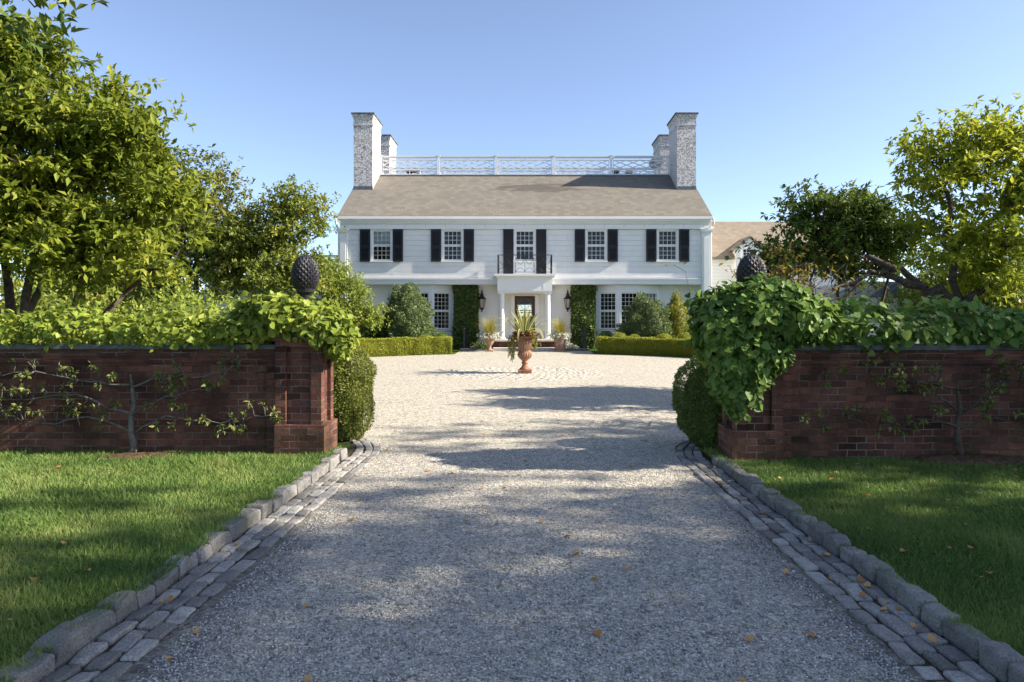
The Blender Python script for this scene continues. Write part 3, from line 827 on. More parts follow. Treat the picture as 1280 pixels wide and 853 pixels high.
for i, x in enumerate(WX):
    if x == 0:
        f = window(house, 0, FY, ZW0, ZW1, .86, 4, 3)
        mb = MB(); mb.box(-.42, .42, FY+.01, FY+.06, 3.66, 4.29); mb.box(-.33, -.03, FY-.005, FY+.011, 3.74, 4.22); mb.box(.03, .33, FY-.005, FY+.011, 3.74, 4.22); mb.build('window_panel', mats['white'], house)
    else: window(house, x, FY, ZW0, ZW1, .86, 4, 3, blind=(i == 0), curtain=True)
    for s in (-1, 1):
        z0 = ZW0-.06 if x else 3.70; a, b = sorted((x+s*.52, x+s*.975)); mb = MB()
        mb.box(a, b, FY-.055, FY-.012, z0, ZW1+.04)
        mb2 = []
        pw = .07
        # frame, rails and slanted louvres
        mb.box(a, a+pw, FY-.075, FY-.056, z0, ZW1+.04); mb.box(b-pw, b, FY-.075, FY-.056, z0, ZW1+.04)
        zmid = z0+.45*(ZW1-z0)
        for zz in (z0, zmid, ZW1-.05): mb.box(a+pw, b-pw, FY-.0745, FY-.056, zz, zz+.09)
        zz = z0+.12
        while zz < ZW1-.08:
            if not (zmid-.03 < zz < zmid+.1): mb.bar((a+pw, FY-.064, zz), (b-pw, FY-.064, zz), .006, .04, up=(0, -.6, 1))
            zz += .055
        mb.build('shutter', mats['shutter'], house)
        mb = MB(); mb.tube([((a+b)/2+.05, FY-.02, z0-.02), ((a+b)/2+.05, FY-.11, z0-.03), ((a+b)/2+.05, FY-.12, z0+.06)], .010, 6); mb.build('shutter_hook', mats['iron'], house)
# table lamp seen through the fourth upper window
# bow windows of the ground floor
for s in (-1, 1):
    cx = s*4.76
    angs = [-(28), 0, 28]; hw = .44
    bow = []
    # corner points along the bow, front facet at y=31.12
    p1 = Vector((cx-.49, 31.14, 0)); p2 = Vector((cx+.49, 31.14, 0)); 
    c28, s28 = math.cos(R(20)), math.sin(R(20)); p0 = p1+Vector((-.98*c28, .98*s28, 0)); p3 = p2+Vector((.98*c28, .98*s28, 0))
    mb = MB()
    for z0, z1, off in ((.30, 1.16, 0), (2.98, 3.262, 0)):
        pts = [p0, p1, p2, p3]
        poly = [(p.x, p.y) for p in pts]+[(p3.x, LY+.02), (p0.x, LY+.02)]
        n = len(poly); mb.add([(x, y, z0) for x, y in poly]+[(x, y, z1) for x, y in poly], [tuple(range(n-1, -1, -1)), tuple(range(n, 2*n))]+[(i, (i+1) % n, (i+1) % n+n, i+n) for i in range(n)])
    for p in (p0, p1, p2, p3): mb.box(p.x-.07, p.x+.07, p.y-.03, p.y+.12, 1.16, 2.98)
    for p in (p0, p3):
        a, b = sorted((p.x-.055, p.x+.055)); mb.box(a, b, p.y+.12, LY+.01, 1.16, 2.98)
    f = mb.build('bow_window', mats['white'], house)
    for a, b in ((p0, p1), (p1, p2), (p2, p3)):
        m = (a+b)/2; d = (b-a).normalized(); window(f, m.x, m.y, 1.25, 2.92, .78, 4, 4, dirx=(d.x, d.y, 0), name='sash', curtain=(a != p1))

# portico, balcony and front door
mb = MB(); mb.box(-1.19, 1.19, 29.62, FY-.003, 2.92, 3.50); mb.box(-1.25, 1.25, 29.55, FY-.004, 3.50, 3.57); mb.box(-1.32, 1.32, 29.48, FY-.005, 3.57, 3.655); mb.box(-1.17, 1.17, 29.64, LY-.01, 2.86, 2.918)
for i in range(6): mb.box(-1.19+.4*i-.004, -1.19+.4*i+.004, 29.612, 29.6195, 3.0, 3.45) if 0 < i < 6 else None
portico = mb.build('portico', mats['white'], house)
for s in (-1, 1):
    c = (s*1.0, 29.82, .8); prof = [(.16, 0), (.16, .07), (.135, .09), (.125, .12), (.122, .8), (.104, 1.95), (.104, 1.97), (.125, 1.985), (.125, 2.02), (.15, 2.05), (.15, 2.058)]
    mb = MB(); mb.lathe(prof, c, 24); mb.box(c[0]-.165, c[0]+.165, c[1]-.165, c[1]+.165, .802, .86); mb.box(c[0]-.16, c[0]+.16, c[1]-.16, c[1]+.16, 2.80, 2.857); mb.build('column', mats['white'], portico, smooth=False)
    mb = MB(); a, b = sorted((s*.94, s*1.12)); mb.box(a, b, LY-.14, LY-.002, .8, 2.855); mb.build('wall_pilaster', mats['white'], portico)
mb = MB()
zr = 4.48
for (a, b) in (((-1.17, 29.6), (1.17, 29.6)), ((-1.17, 29.6), (-1.17, 30.9)), ((1.17, 29.6), (1.17, 30.9))):
    mb.bar((*a, zr), (*b, zr), .035, .03); mb.bar((*a, 3.74), (*b, 3.74), .02, .02)
    L = math.hypot(b[0]-a[0], b[1]-a[1]); m = max(2, round(L/.39))
    for i in range(m+1):
        f = i/m; x, y = a[0]+(b[0]-a[0])*f, a[1]+(b[1]-a[1])*f; mb.bar((x, y, 3.655 if i in (0, m) else 3.74), (x, y, zr), .03 if i in (0, m) else .012, .03 if i in (0, m) else .012, up=(0, 1, 0))
    for i in range(m):                            # hanging swags and scrolls
        pts = []; pts2 = []
        for k in range(13):
            f = (i+k/12)/m; x, y = a[0]+(b[0]-a[0])*f, a[1]+(b[1]-a[1])*f
            pts.append((x, y, 4.36-.28*math.sin(math.pi*k/12))); pts2.append((x, y, 3.76+.16*math.sin(math.pi*k/12)))
        mb.tube(pts, .008, 5); mb.tube(pts2, .008, 5)
mb.build('balcony_railing', mats['iron'], house)
mb = MB(); mb.box(-.66, -.475, LY-.09, LY-.002, .8, 2.97-.12); mb.box(.475, .66, LY-.09, LY-.002, .8, 2.85); mb.box(-.474, .474, LY-.09, LY-.003, 2.785, 2.85); mb.build('door_surround', mats['white'], house)
mb = MB(); mb.box(-.47, -.36, LY+.02, LY+.09, .81, 2.78); mb.box(.36, .47, LY+.02, LY+.09, .81, 2.78); mb.box(-.36, .36, LY+.021, LY+.089, 2.66, 2.775); mb.box(-.36, .36, LY+.021, LY+.089, .81, 1.25); mb.box(-.36, .36, LY+.022, LY+.088, 1.98, 2.03)
mb.box(-.02, .02, LY+.023, LY+.087, 1.25, 1.98)
for k in range(14):
    a0 = math.pi*k/14; a1 = math.pi*(k+1)/14; mb.bar((.34*math.cos(a0), LY+.05, 2.05+.5*math.sin(a0)), (.34*math.cos(a1), LY+.05, 2.05+.5*math.sin(a1)), .03, .03)
for k in (.25, .5, .75): mb.bar((0, LY+.05, 2.04), (.33*math.cos(math.pi*k), LY+.05, 2.05+.49*math.sin(math.pi*k)), .014, .014)
door = mb.build('front_door', mats['mahogany'], house)
g = MB(); g.quad((-.36, LY+.06, 1.25), (.36, LY+.06, 1.25), (.36, LY+.06, 2.66), (-.36, LY+.06, 2.66)); g.build('pane', mats['glass'], door)
mb = MB(); mb.tube([(-.40, LY-.03, 1.65), (-.40, LY-.06, 1.75), (-.40, LY-.03, 1.85)], .014, 8); mb.box(-.43, -.375, LY+.005, LY+.0195, 1.6, 1.9); mb.build('handle', mats['bronze'], door)
mb = MB()
mb.box(-.42, .42, YB-.36, YB-.32, 2.24, 2.30); mb.box(-.03, .03, YB-.37, YB-.331, 1.92, 2.24); mb.build('rear_door_bars', mats['white'], house)

# chimneys
def chimney(x0, x1, y0, y1, zt, zb):
    mb = MB(); mb.box(x0, x1, y0, y1, zb, zt-.62); mb.box(x0-.03, x1+.03, y0-.03, y1+.03, zt-.62, zt-.55); mb.box(x0-.005, x1+.005, y0-.005, y1+.005, zt-.55, zt-.26); mb.box(x0-.03, x1+.03, y0-.03, y1+.03, zt-.26, zt-.17); mb.box(x0-.06, x1+.06, y0-.06, y1+.06, zt-.17, zt-.08)
    c = mb.build('chimney', mats['chimney'], house)
    mb = MB(); mb.box(x0-.10, x1+.10, y0-.10, y1+.10, zt-.078, zt); mb.box(x0+.2, x1-.2, y0+.3, y1-.3, zt+.001, zt+.09); mb.build('cap', mats['coping'], c)
    mb = MB(); zf = ZE+SL*(y0-YE) if y0 < YR else ZE+SL*(YB-y0)
    mb.box(x0-.012, x1+.012, y0-.02, y0-.002, zf-.02, zf+.17); mb.build('flashing', mats['lead'], c)
    return c
for s in (-1, 1):
    a, b = sorted((s*7.47, s*8.40)); chimney(a, b, 33.5, 35.38, 11.83, 7.2); chimney(a, b, 37.7, 39.6, 11.9, 7.0)

# roof balustrade with its Chinese lattice
def balustrade(y, posts, z, name='roof_balustrade', parent=house, h=1.0, mat='white'):
    mb = MB(); mb.bar((posts[0], y, z+h), (posts[-1], y, z+h), .10, .06); mb.bar((posts[0], y, z+h-.07), (posts[-1], y, z+h-.07), .05, .05)
    top = mb.build(name, mats[mat], parent)
    for p in posts:
        q = MB(); q.box(p-.055, p+.055, y-.055, y+.055, z-.03, z+h+.02); q.box(p-.085, p+.085, y-.085, y+.085, z-.03, z+.16); q.box(p-.09, p+.09, y-.09, y+.09, z+h+.021, z+h+.06); q.build('post', mats[mat], top)
    for a, b in zip(posts[:-1], posts[1:]):
        q = MB(); x0, x1 = a+.12, b-.12; zt, zm, zb = z+h-.20, z+.32, z+.08
        for zz in (zt, zm, zb): q.bar((x0, y, zz), (x1, y, zz), .05, .05)
        for xx in (x0, x1): q.bar((xx, y, zb), (xx, y, zt), .035, .035, up=(0, 1, 0))
        for f in (.5,): q.bar((x0+(x1-x0)*f, y, zt), (x0+(x1-x0)*f, y, z+h-.05), .035, .035, up=(0, 1, 0)); q.bar((x0+(x1-x0)*f, y, zb), (x0+(x1-x0)*f, y, zm), .035, .035, up=(0, 1, 0))
        q.bar((x0, y, zt), (a+.06, y, z+h-.06), .03, .03); q.bar((x1, y, zt), (b-.06, y, z+h-.06), .03, .03)
        W_ = x1-x0; H_ = zt-zm; slope = .36
        for k in range(-3, 8):
            for sg in (1, -1):
                xs_ = x0+W_*k/4.0
                # clip the slanted bar to the panel
                u0 = xs_; z0_ = zm if sg > 0 else zt; u1 = xs_+H_/slope; z1_ = zt if sg > 0 else zm
                if u1 <= x0+.05 or u0 >= x1-.05: continue
                f0 = max(0, (x0-u0)/(u1-u0)); f1 = min(1, (x1-u0)/(u1-u0))
                if (k+(sg > 0)) % 2: f1 = min(f1, .5+.5*f0) if False else f1
                q.bar((u0+(u1-u0)*f0, y+.004*sg, z0_+(z1_-z0_)*f0), (u0+(u1-u0)*f1, y+.004*sg, z0_+(z1_-z0_)*f1), .045, .04)
        for sg in (-1, 1):
            xm = (x0+x1)/2; q.bar((xm, y, zb), (xm+sg*W_*.47, y, zm), .028, .026); q.bar((xm, y, zm), (xm+sg*W_*.47, y, zb), .028, .026)
        q.build('lattice_panel', mats[mat], top)
    return top
posts = [-7.43+14.86*i/5 for i in range(6)]
balustrade(YD+.14, posts, ZD+.03); balustrade(YD2-.14, posts, ZD+.03)

def vent_box(x, w, label):
    o = thing('roof_vent', label, 'vent', (x, 35.9, ZD)); mb = MB(); z = ZD
    mb.box(x-w/2, x+w/2, 35.7, 36.1, z, z+.06); mb.box(x-w/2, x+w/2, 35.7, 36.1, z+.36, z+.42); mb.box(x-w/2, x-w/2+.06, 35.71, 36.09, z+.06, z+.36); mb.box(x+w/2-.06, x+w/2, 35.71, 36.09, z+.06, z+.36); mb.box(x-.03, x+.03, 35.71, 36.09, z+.06, z+.36); mb.build('housing', mats['grey_metal'], o)
    mb = MB(); mb.box(x-w/2+.06, x-.03, 35.75, 36.0, z+.06, z+.36); mb.box(x+.03, x+w/2-.06, 35.75, 36.0, z+.06, z+.36); mb.build('grille', mats['iron'], o)
vent_box(-5.85, .72, 'grey louvred vent box on the roof deck near the left chimneys')
vent_box(4.75, .42, 'small grey vent box behind the roof railing, left of its round neighbour')
vent_box(5.45, .40, 'small grey vent box behind the roof railing, next to the satellite dish')
dish = thing('satellite_dish', 'grey satellite dish on the roof deck beside the right chimneys', 'satellite dish', (6.95, 36.0, ZD))
mb = MB(); N_ = 20; c = Vector((6.95, 35.95, ZD+.82)); ax = Vector((-.45, -.75, .45)).normalized(); u = ax.orthogonal().normalized(); w = ax.cross(u)
rings = [(0, 0), (.16, .02), (.30, .07), (.40, .13)]
for bk in (0, .015):
    for r_, d_ in rings:
        for k in range(N_): a = 2*math.pi*k/N_; mb.v.append(tuple(c+(u*math.cos(a)+w*math.sin(a))*max(r_, .002)+ax*(d_-bk)))
for bk in range(2):
    for j in range(3):
        for k in range(N_): b_ = bk*4*N_; mb.f.append((b_+j*N_+k, b_+j*N_+(k+1) % N_, b_+(j+1)*N_+(k+1) % N_, b_+(j+1)*N_+k))
mb.build('reflector', mats['grey_metal'], dish, smooth=True)
mb = MB(); mb.tube([(6.95, 36.0, ZD), (6.95, 36.0, ZD+.75)], .03, 8); mb.tube([tuple(c-w*.35), tuple(c+ax*.45)], .014, 6); mb.tube([tuple(c+ax*.40), tuple(c+ax*.52)], .04, 8); mb.build('mast', mats['grey_metal'], dish)

# ------------------------------------------------------------------ wings and outbuildings
wing = thing('house_wing', 'white clapboard side wing with tan roof and dormer, at the right end of the house', 'house', (12.5, 36, .35))
mb = MB(); mb.box(8.36, 17.5, 36, 42.5, .2, 5.05); mb.add([(17.5, 36, 5.05), (17.5, 42.5, 5.05), (17.5, 39.2, 7.2), ], [(0, 1, 2)]); mb.build('wall', mats['clapboard'], wing)
mb = MB()
for (y0, z0, y1, z1) in ((35.7, 4.98, 39.2, 7.33), (42.8, 4.98, 39.2, 7.33)): mb.add([(8.36,y0,z0),(17.8,y0,z0),(17.8,y1,z1),(8.36,y1,z1),(8.36,y0,z0-.12),(17.8,y0,z0-.12),(17.8,y1,z1-.12),(8.36,y1,z1-.12)], [(0,1,2,3),(7,6,5,4),(4,5,1,0),(5,6,2,1),(6,7,3,2),(7,4,0,3)])
mb.build('roof', mats['roof_wing'], wing)
dx = 11.72
mb = MB(); mb.prism([(dx-.72, 4.0), (dx+.72, 4.0), (dx+.72, 5.40), (dx, 5.95), (dx-.72, 5.40)], 35.62, 38.0); dm = mb.build('dormer', mats['white'], wing)
mb = MB()
for s in (-1, 1): mb.add([(dx, 35.5, 6.06), (dx+s*.86, 35.5, 5.40), (dx+s*.86, 37.5, 5.40), (dx, 38.3, 6.06), (dx, 35.5, 5.99), (dx+s*.86, 35.5, 5.33), (dx+s*.86, 37.5, 5.33), (dx, 38.3, 5.99)], [(0,1,2,3),(7,6,5,4),(0,4,5,1),(1,5,6,2),(2,6,7,3)])
mb.build('dormer_roof', mats['roof_wing'], dm)
mb = MB(); mb.quad((dx-.4, 35.61, 4.28), (dx+.4, 35.61, 4.28), (dx+.4, 35.61, 5.42), (dx-.4, 35.61, 5.42)); mb.build('dormer_interior', mats['shutter'], dm)
window(dm, dx, 35.57, 4.3, 5.4, .76, 4, 3, name='window', curtain=False)

lw = thing('house_side_porch', 'low white side porch with a railed flat roof, left of the house', 'porch', (-11.5, 35, .35))
mb = MB(); mb.box(-16, -8.36, 34.5, 40, .2, 3.55); mb.box(-16.15, -8.37, 34.3, 40.1, 3.551, 3.95); mb.build('wall', mats['white'], lw)
balustrade(34.45, [-16+7.4*i/3 for i in range(4)], 3.97, name='railing', parent=lw, h=.95)
for px, w, lab in ((-21.5, 7.0, 'low white outbuilding with a shallow grey roof beyond the left trees'), (17.5, 7.5, 'low white outbuilding with a shallow grey roof beyond the right tree')):
    o = thing('outbuilding', lab, 'outbuilding', (px, 33, .35)); y0 = 31 if px > 0 else 37
    mb = MB(); mb.box(px-w/2, px+w/2, y0, y0+4, .2, 2.7); mb.build('wall', mats['clapboard'], o)
    mb = MB(); mb.prism([(px-w/2-.2, 2.702), (px+w/2+.2, 2.702), (px+w/2-1.5, 3.4), (px-w/2+1.5, 3.4)], y0-.2, y0+4.2); mb.build('roof', mats['lead'], o)
    mb = MB(); mb.box(px-.5, px+.5, y0-.04, y0-.002, .3, 2.3); mb.build('door', mats['white'], o)

# ------------------------------------------------------------------ entrance steps, rails, lanterns
steps = thing('entrance_steps', 'brick and stone entrance steps with side flights below the portico', 'steps', (0, 29.4, .35))
mb = MB(); mb.box(-1.34, 1.34, 29.40, LY-.01, .2, .735); mb.build('landing', mats['brick'], steps)
mb = MB(); mb.box(-1.40, 1.40, 29.34, LY-.012, .738, .80); mb.build('landing_slab', mats['limestone'], steps)
for s in (-1, 1):
    for k, z in enumerate((.65, .50)):
        a, b = sorted((s*(1.345+.5*k), s*(1.845+.5*k))); mb = MB(); mb.box(a, b, 29.45, 31.2, .2, z-.05); mb.box(a-.02*(s < 0), b+.02*(s > 0), 29.42, 31.2, z-.048, z); mb.build('tread', mats['stone'], steps)
    a, b = sorted((s*1.36, s*2.75)); mb = MB(); mb.box(a, b, 28.95, 29.415, .2, .43); mb.build('tread', mats['stone'], steps)
mb = MB(); mb.box(-1.35, 1.35, 28.75, 29.335, .2, .485); mb.build('front_slab', mats['limestone'], steps, bevel=.01)
for s, nm in ((-1, 'left'), (1, 'right')):
    lab = 'black iron handrail beside the steps at the foot of the %s ivy column' % nm
    o = thing('handrail', lab, 'handrail', (s*2.6, 29.6, .35), 'iron handrails of the entrance steps'); mb = MB()
    x = s*2.62
    mb.bar((x, 29.3, 1.28), (x, 31.0, 1.28), .04, .04); mb.build('top_rail', mats['iron'], o); mb = MB()
    for k in range(7): mb.bar((x, 29.3+k*.283, .36), (x, 29.3+k*.283, 1.27), .03 if k in (0, 6) else .016, .03 if k in (0, 6) else .016, up=(0, 1, 0))
    mb.bar((s*2.62, 29.3, .36), (s*2.62, 29.3, 1.38), .05, .05, up=(0, 1, 0)); mb.build('baluster', mats['iron'], o)
mb0 = None
def lantern(x, lab):
    o = thing('wall_lantern', lab, 'lantern', (x, LY, 2.3), 'lanterns beside the front door'); y = LY-.26; z = 2.2
    mb = MB()
    mb.lathe([(.02, -.16), (.04, -.12), (.02, -.08), (.10, 0), (.11, .03)], (x, y, z), 6); 
    for k in range(6): a = 2*math.pi*k/6; mb.bar((x+.10*math.cos(a), y+.10*math.sin(a), z+.03), (x+.165*math.cos(a), y+.165*math.sin(a), z+.42), .018, .018)
    mb.lathe([(.19, .42), (.20, .45), (.13, .50), (.07, .60), (.075, .66), (.03, .70), (.045, .75), (.02, .82), (.005, .88)], (x, y, z), 6)
    mb.build('frame', mats['iron'], o)
    mb = MB(); mb.lathe([(.093, .03), (.155, .42)], (x, y, z), 6); mb.build('pane', mats['frosted'], o)
    mb = MB(); mb.tube([(x, y, z+.04), (x, y, z+.22)], .022, 8); mb.tube([(x, y, z+.22), (x, y, z+.30)], [.035, .008], 8); mb.build('candle', mats['shade'], o)
    mb = MB(); mb.tube([(x, LY-.02, z+.15), (x, LY-.12, z+.02), (x, y, z-.12)], .016, 6); mb.box(x-.05, x+.05, LY-.025, LY-.002, z-.05, z+.35); mb.build('bracket', mats['iron'], o)
lantern(-1.97, 'black iron wall lantern between the left ivy column and the portico')
lantern(1.97, 'black iron wall lantern between the portico and the right ivy column')

# ivy columns, hedges and shrubs at the house
for x0, x1, lab in ((-3.22, -2.16, 'dark clipped ivy column on the house wall left of the door'), (2.16, 3.20, 'sunlit clipped ivy column on the house wall right of the door')):
    o = thing('ivy_column', lab, 'ivy', ((x0+x1)/2, 31.3, .35), 'clipped ivy columns on the facade')
    P, N = box_shell(x0, x1, 31.08, 31.58, .36, 3.25, 9000, .03); T, Nn = blanket(P, N, .45, .9); L = .085*rng.uniform(.6, 1.3, len(P))
    m = MB().box(x0+.06, x1-.06, 31.15, 31.56, .36, 3.19); core_plus_leaves('foliage', m.v, [t_ for f in m.f for t_ in ((f[0], f[1], f[2]), (f[0], f[2], f[3]))], P, T, Nn, L, L*.8, LEAF['ivy'], o)
    MB().tube([((x0+x1)/2, 31.5, .33), ((x0+x1)/2+.05, 31.5, 1.5), ((x0+x1)/2-.05, 31.5, 3.0)], [.04, .03, .015], 6).build('stem', mats['bark'], o)

def hedge(a0, a1, lab, r0=9.06, r1=9.75, h=.64):
    """box hedge along the rim of the court between bearings a0, a1 (degrees from straight ahead)"""
    am = R((a0+a1)/2); loc = (CC[0]+(r0+.35)*math.sin(am), CC[1]+(r0+.35)*math.cos(am), G(CC[1]+9*math.cos(am)))
    o = thing('box_hedge', lab, 'hedge', loc, 'clipped box hedges round the court')
    Lh = R(abs(a1-a0))*(r0+r1)/2
    P, N = box_shell(0, Lh, 0, r1-r0, -.02, h, int(Lh*7500), .025)
    def bend(P):
        a = R(min(a0, a1))+P[:, 0]/Lh*R(abs(a1-a0)); r = r0+P[:, 1]; y = CC[1]+r*np.cos(a); return np.stack([CC[0]+r*np.sin(a), y, P[:, 2]+np.array([G(q) for q in y])], 1), a
    def bendn(N, a): return np.stack([N[:, 0]*np.cos(a)+N[:, 1]*np.sin(a), -N[:, 0]*np.sin(a)+N[:, 1]*np.cos(a), N[:, 2]], 1)
    Q, a = bend(P); NN = bendn(N, a)
    T = unit(NN*.6+rng.normal(0, .8, Q.shape)+np.array([0, 0, .2])); Nn = unit(NN+rng.normal(0, .6, Q.shape)); L = .045*rng.uniform(.6, 1.3, len(Q))
    cv = []; cf = []; m = 14
    for i in range(m+1):
        for (yy, zz) in ((.05, -.05), (.05, h-.05), (r1-r0-.05, h-.05), (r1-r0-.05, -.05)): cv.append((.05+(Lh-.1)*i/m, yy, zz))
    for i in range(m):
        for k in range(4): p = i*4+k; q = i*4+(k+1) % 4; cf += [(p, q, q+4), (p, q+4, p+4)]
    cf += [(0, 1, 2), (0, 2, 3), (4*m+0, 4*m+2, 4*m+1), (4*m, 4*m+3, 4*m+2)]
    cV, _ = bend(np.array(cv))
    core_plus_leaves('foliage', cV, cf, Q, T, Nn, L, L*.6, LEAF['hedge'], o); return o
hedge(-30.3, -18.4, 'clipped box hedge nearest the entrance steps, left of the door')
hedge(-52, -30.6, 'longer clipped box hedge left of the house, beside the lime green tree')
hedge(18.2, 48, 'long clipped box hedge in front of the right bow window')

profile_bush('conical_shrub', 'large blue green conical shrub in front of the left bow window', 'shrub', (-4.85, 28.2, .34), [(.55, .02), (.98, .45), (1.05, .9), (.92, 1.6), (.66, 2.3), (.34, 2.65), (.03, 2.8)], 26000, 'yew', .075, .12, .09, spread=.9)
profile_bush('rounded_shrub', 'large blue green rounded shrub in front of the right bow window', 'shrub', (5.0, 28.2, .34), [(.6, .02), (.98, .5), (1.02, .95), (.82, 1.6), (.45, 2.1), (.15, 2.3), (.03, 2.36)], 24000, 'yew', .075, .12, .09, spread=.9)
profile_bush('conical_shrub', 'golden green pointed shrub behind the large rounded one at the right', 'shrub', (6.35, 28.7, .35), [(.5, .02), (.68, .5), (.64, 1.1), (.46, 1.8), (.2, 2.3), (.02, 2.5)], 9000, 'gold', .06, .08, .07)
profile_bush('round_shrub', 'dark low shrub under the lime tree at the left corner of the house', 'shrub', (-6.7, 28.6, .35), [(.6, .02), (1.1, .4), (1.1, .9), (.6, 1.35), (.03, 1.5)], 9000, 'dark', .08, .15, .1)
profile_bush('round_shrub', 'dark low shrub left of the left bow window, against the wall', 'shrub', (-5.9, 30.0, .35), [(.4, .02), (.7, .4), (.6, .9), (.03, 1.2)], 4000, 'dark', .08, .15, .1)
for (x, y, r, zt, lab) in ((3.35, 28.2, .40, .86, 'dark box ball beside the right ivy column'), (3.75, 27.1, .36, .84, 'pale box ball behind the end of the right hedge'), (4.35, 27.0, .30, .76, 'small box ball between two others behind the right hedge'),
                           (5.4, 26.5, .42, .80, 'wide box ball behind the middle of the right hedge'), (6.15, 26.1, .40, .86, 'box ball behind the right hedge below the golden shrub'), (6.8, 25.7, .36, .78, 'last box ball at the outer end of the right hedge'),
                           (-3.5, 28.4, .42, .82, 'dark box ball beside the left ivy column'), (-4.15, 27.6, .36, .78, 'dark box ball behind the short left hedge'), (-3.9, 27.0, .33, .74, 'pale box ball touching the short left hedge')):
    profile_bush('box_ball', lab, 'shrub', (x, y, G(y)), [(r*.55, .02), (r*.95, zt*.35), (r, zt*.55), (r*.75, zt*.85), (r*.35, zt*.98), (.02, zt)], 3000, 'hedge' if 'pale' in lab or x > 4 else 'box', .045, .05, .03, 'box balls behind the hedges', trunk=False)

# ------------------------------------------------------------------ urn and pots
u0 = URN
urn = thing('urn', 'tall weathered terracotta urn standing on the round of cobbles', 'urn', u0)
prof = [(.17, .10), (.165, .13), (.11, .17), (.085, .22), (.08, .26), (.105, .275), (.105, .30), (.078, .32), (.10, .36), (.17, .41), (.205, .48), (.212, .54), (.20, .58), (.185, .60), (.18, .70), (.19, .80), (.235, .90), (.31, .97), (.355, .995), (.36, 1.02), (.33, 1.03), (.29, .99)]
mb = MB(); mb.lathe([(r_*.90, z+0) for r_, z in prof], u0, 32); mb.build('bowl', mats['terracotta'], urn, smooth=True)
mb = MB(); mb.box(u0[0]-.19, u0[0]+.19, u0[1]-.19, u0[1]+.19, u0[2], u0[2]+.10); mb.build('plinth', mats['terracotta'], urn, bevel=.01)
mb = MB()
for k in range(20):
    a = 2*math.pi*k/20; mb.tube([(u0[0]+.90*r_*math.cos(a), u0[1]+.90*r_*math.sin(a), u0[2]+z) for r_, z in ((.185, .43), (.216, .50), (.212, .56))], [.008, .012, .008], 6)
    mb.tube([(u0[0]+.90*r_*math.cos(a), u0[1]+.90*r_*math.sin(a), u0[2]+z) for r_, z in ((.186, .63), (.192, .78), (.24, .90), (.31, .965))], [.012, .016, .018, .014], 6)
for s in (-1, 1): mb.tube([(u0[0]+s*.17, u0[1]-.02, u0[2]+.62), (u0[0]+s*.26, u0[1]-.02, u0[2]+.66), (u0[0]+s*.28, u0[1]-.02, u0[2]+.78), (u0[0]+s*.21, u0[1]-.02, u0[2]+.84)], .022, 8)
mb.build('relief', mats['terracotta_pale'], urn, smooth=True)

def strap(P0, az, el, L, w, droop, n=10):
    """arching strap leaf: verts/faces/rnd (pale margins)"""
    p = np.array(P0, float); V = []; e = el; cs = np.array([math.cos(az), math.sin(az), 0]); side = np.array([-math.sin(az), math.cos(az), 0])
    for i in range(n+1):
        f = i/n; ww = w*(math.sin(math.pi*min(.12+f*.88, 1))**.6 if f < 1 else .02)*.5+.001
        up = np.array([-math.sin(e)*math.cos(az), -math.sin(e)*math.sin(az), math.cos(e)])
        for q in (-1, -.55, .55, 1): V.append(p+side*ww*q+up*abs(q)*ww*.45)
        d = cs*math.cos(e)+np.array([0, 0, math.sin(e)]); p = p+d*L/n; e -= droop/n*(.4+1.5*f)
    F = []; r = []
    for i in range(n):
        for k in range(3): a = i*4+k; F.append((a, a+1, a+5, a+4)); r.append(.95 if k != 1 else .25)
    return np.array(V), np.array(F), r
def straps(name, specs, mat, parent, loc=None):
    Vs, Fs, rs, n = [], [], [], 0
    for sp in specs:
        V, F, r = strap(*sp); Vs.append(V); Fs.append(F+n); rs += r; n += len(V)
    return mesh_np(name, np.concatenate(Vs), np.concatenate(Fs), mat, parent, loc, rs, smooth=True)
top = (u0[0], u0[1], u0[2]+1.0)
ag = thing('striped_strap_plant', 'tall plant with striped strap leaves in the centre of the terracotta urn', 'plant', top)
specs = []
for k in range(38):
    az = 2.4*k+random.uniform(-.2, .2); lay = k/38
    el = R(88-62*lay+random.uniform(-6, 6)); specs.append(((top[0]+.05*math.cos(az), top[1]+.05*math.sin(az), top[2]), az, el, random.uniform(.72, .95)*(1 if lay < .5 else 1.35), random.uniform(.055, .08), .25+1.9*lay*lay*random.uniform(.7, 1.4)))
straps('leaf_rosette', specs, LEAF['agave'], ag)
def mound(name, lab, c, r, h, n, leaf, L, cat='plant', shape=HEART, skirt=0):
    o = thing(name, lab, cat, c)
    P, N = lumps_shell([(c[0]+r*.55*math.cos(a), c[1]+r*.55*math.sin(a), c[2]+h*.3, r*.5, r*.5, h) for a in np.arange(0, 6.28, 1.05)], n, .3, .2)
    T, Nn = blanket(P, N, .4, .6); Ls = L*rng.uniform(.6, 1.3, len(P)); leaves('foliage', P, T, Nn, Ls, Ls*.85, shape, LEAF[leaf], o)
    if skirt:
        pass
    return o
mound('copper_plant', 'copper leaved plant mounded over the rim of the terracotta urn', (top[0], top[1], top[2]), .35, .11, 600, 'copper', .08)
mound('yellow_green_plant', 'lime green filler plant round the striped leaves in the urn', (top[0]+.06, top[1], top[2]+.05), .25, .14, 600, 'trail', .06)
tr = thing('trailing_plant', 'thin yellow green trails hanging from the rim of the terracotta urn', 'plant', top)
Pt = []; mb = MB()
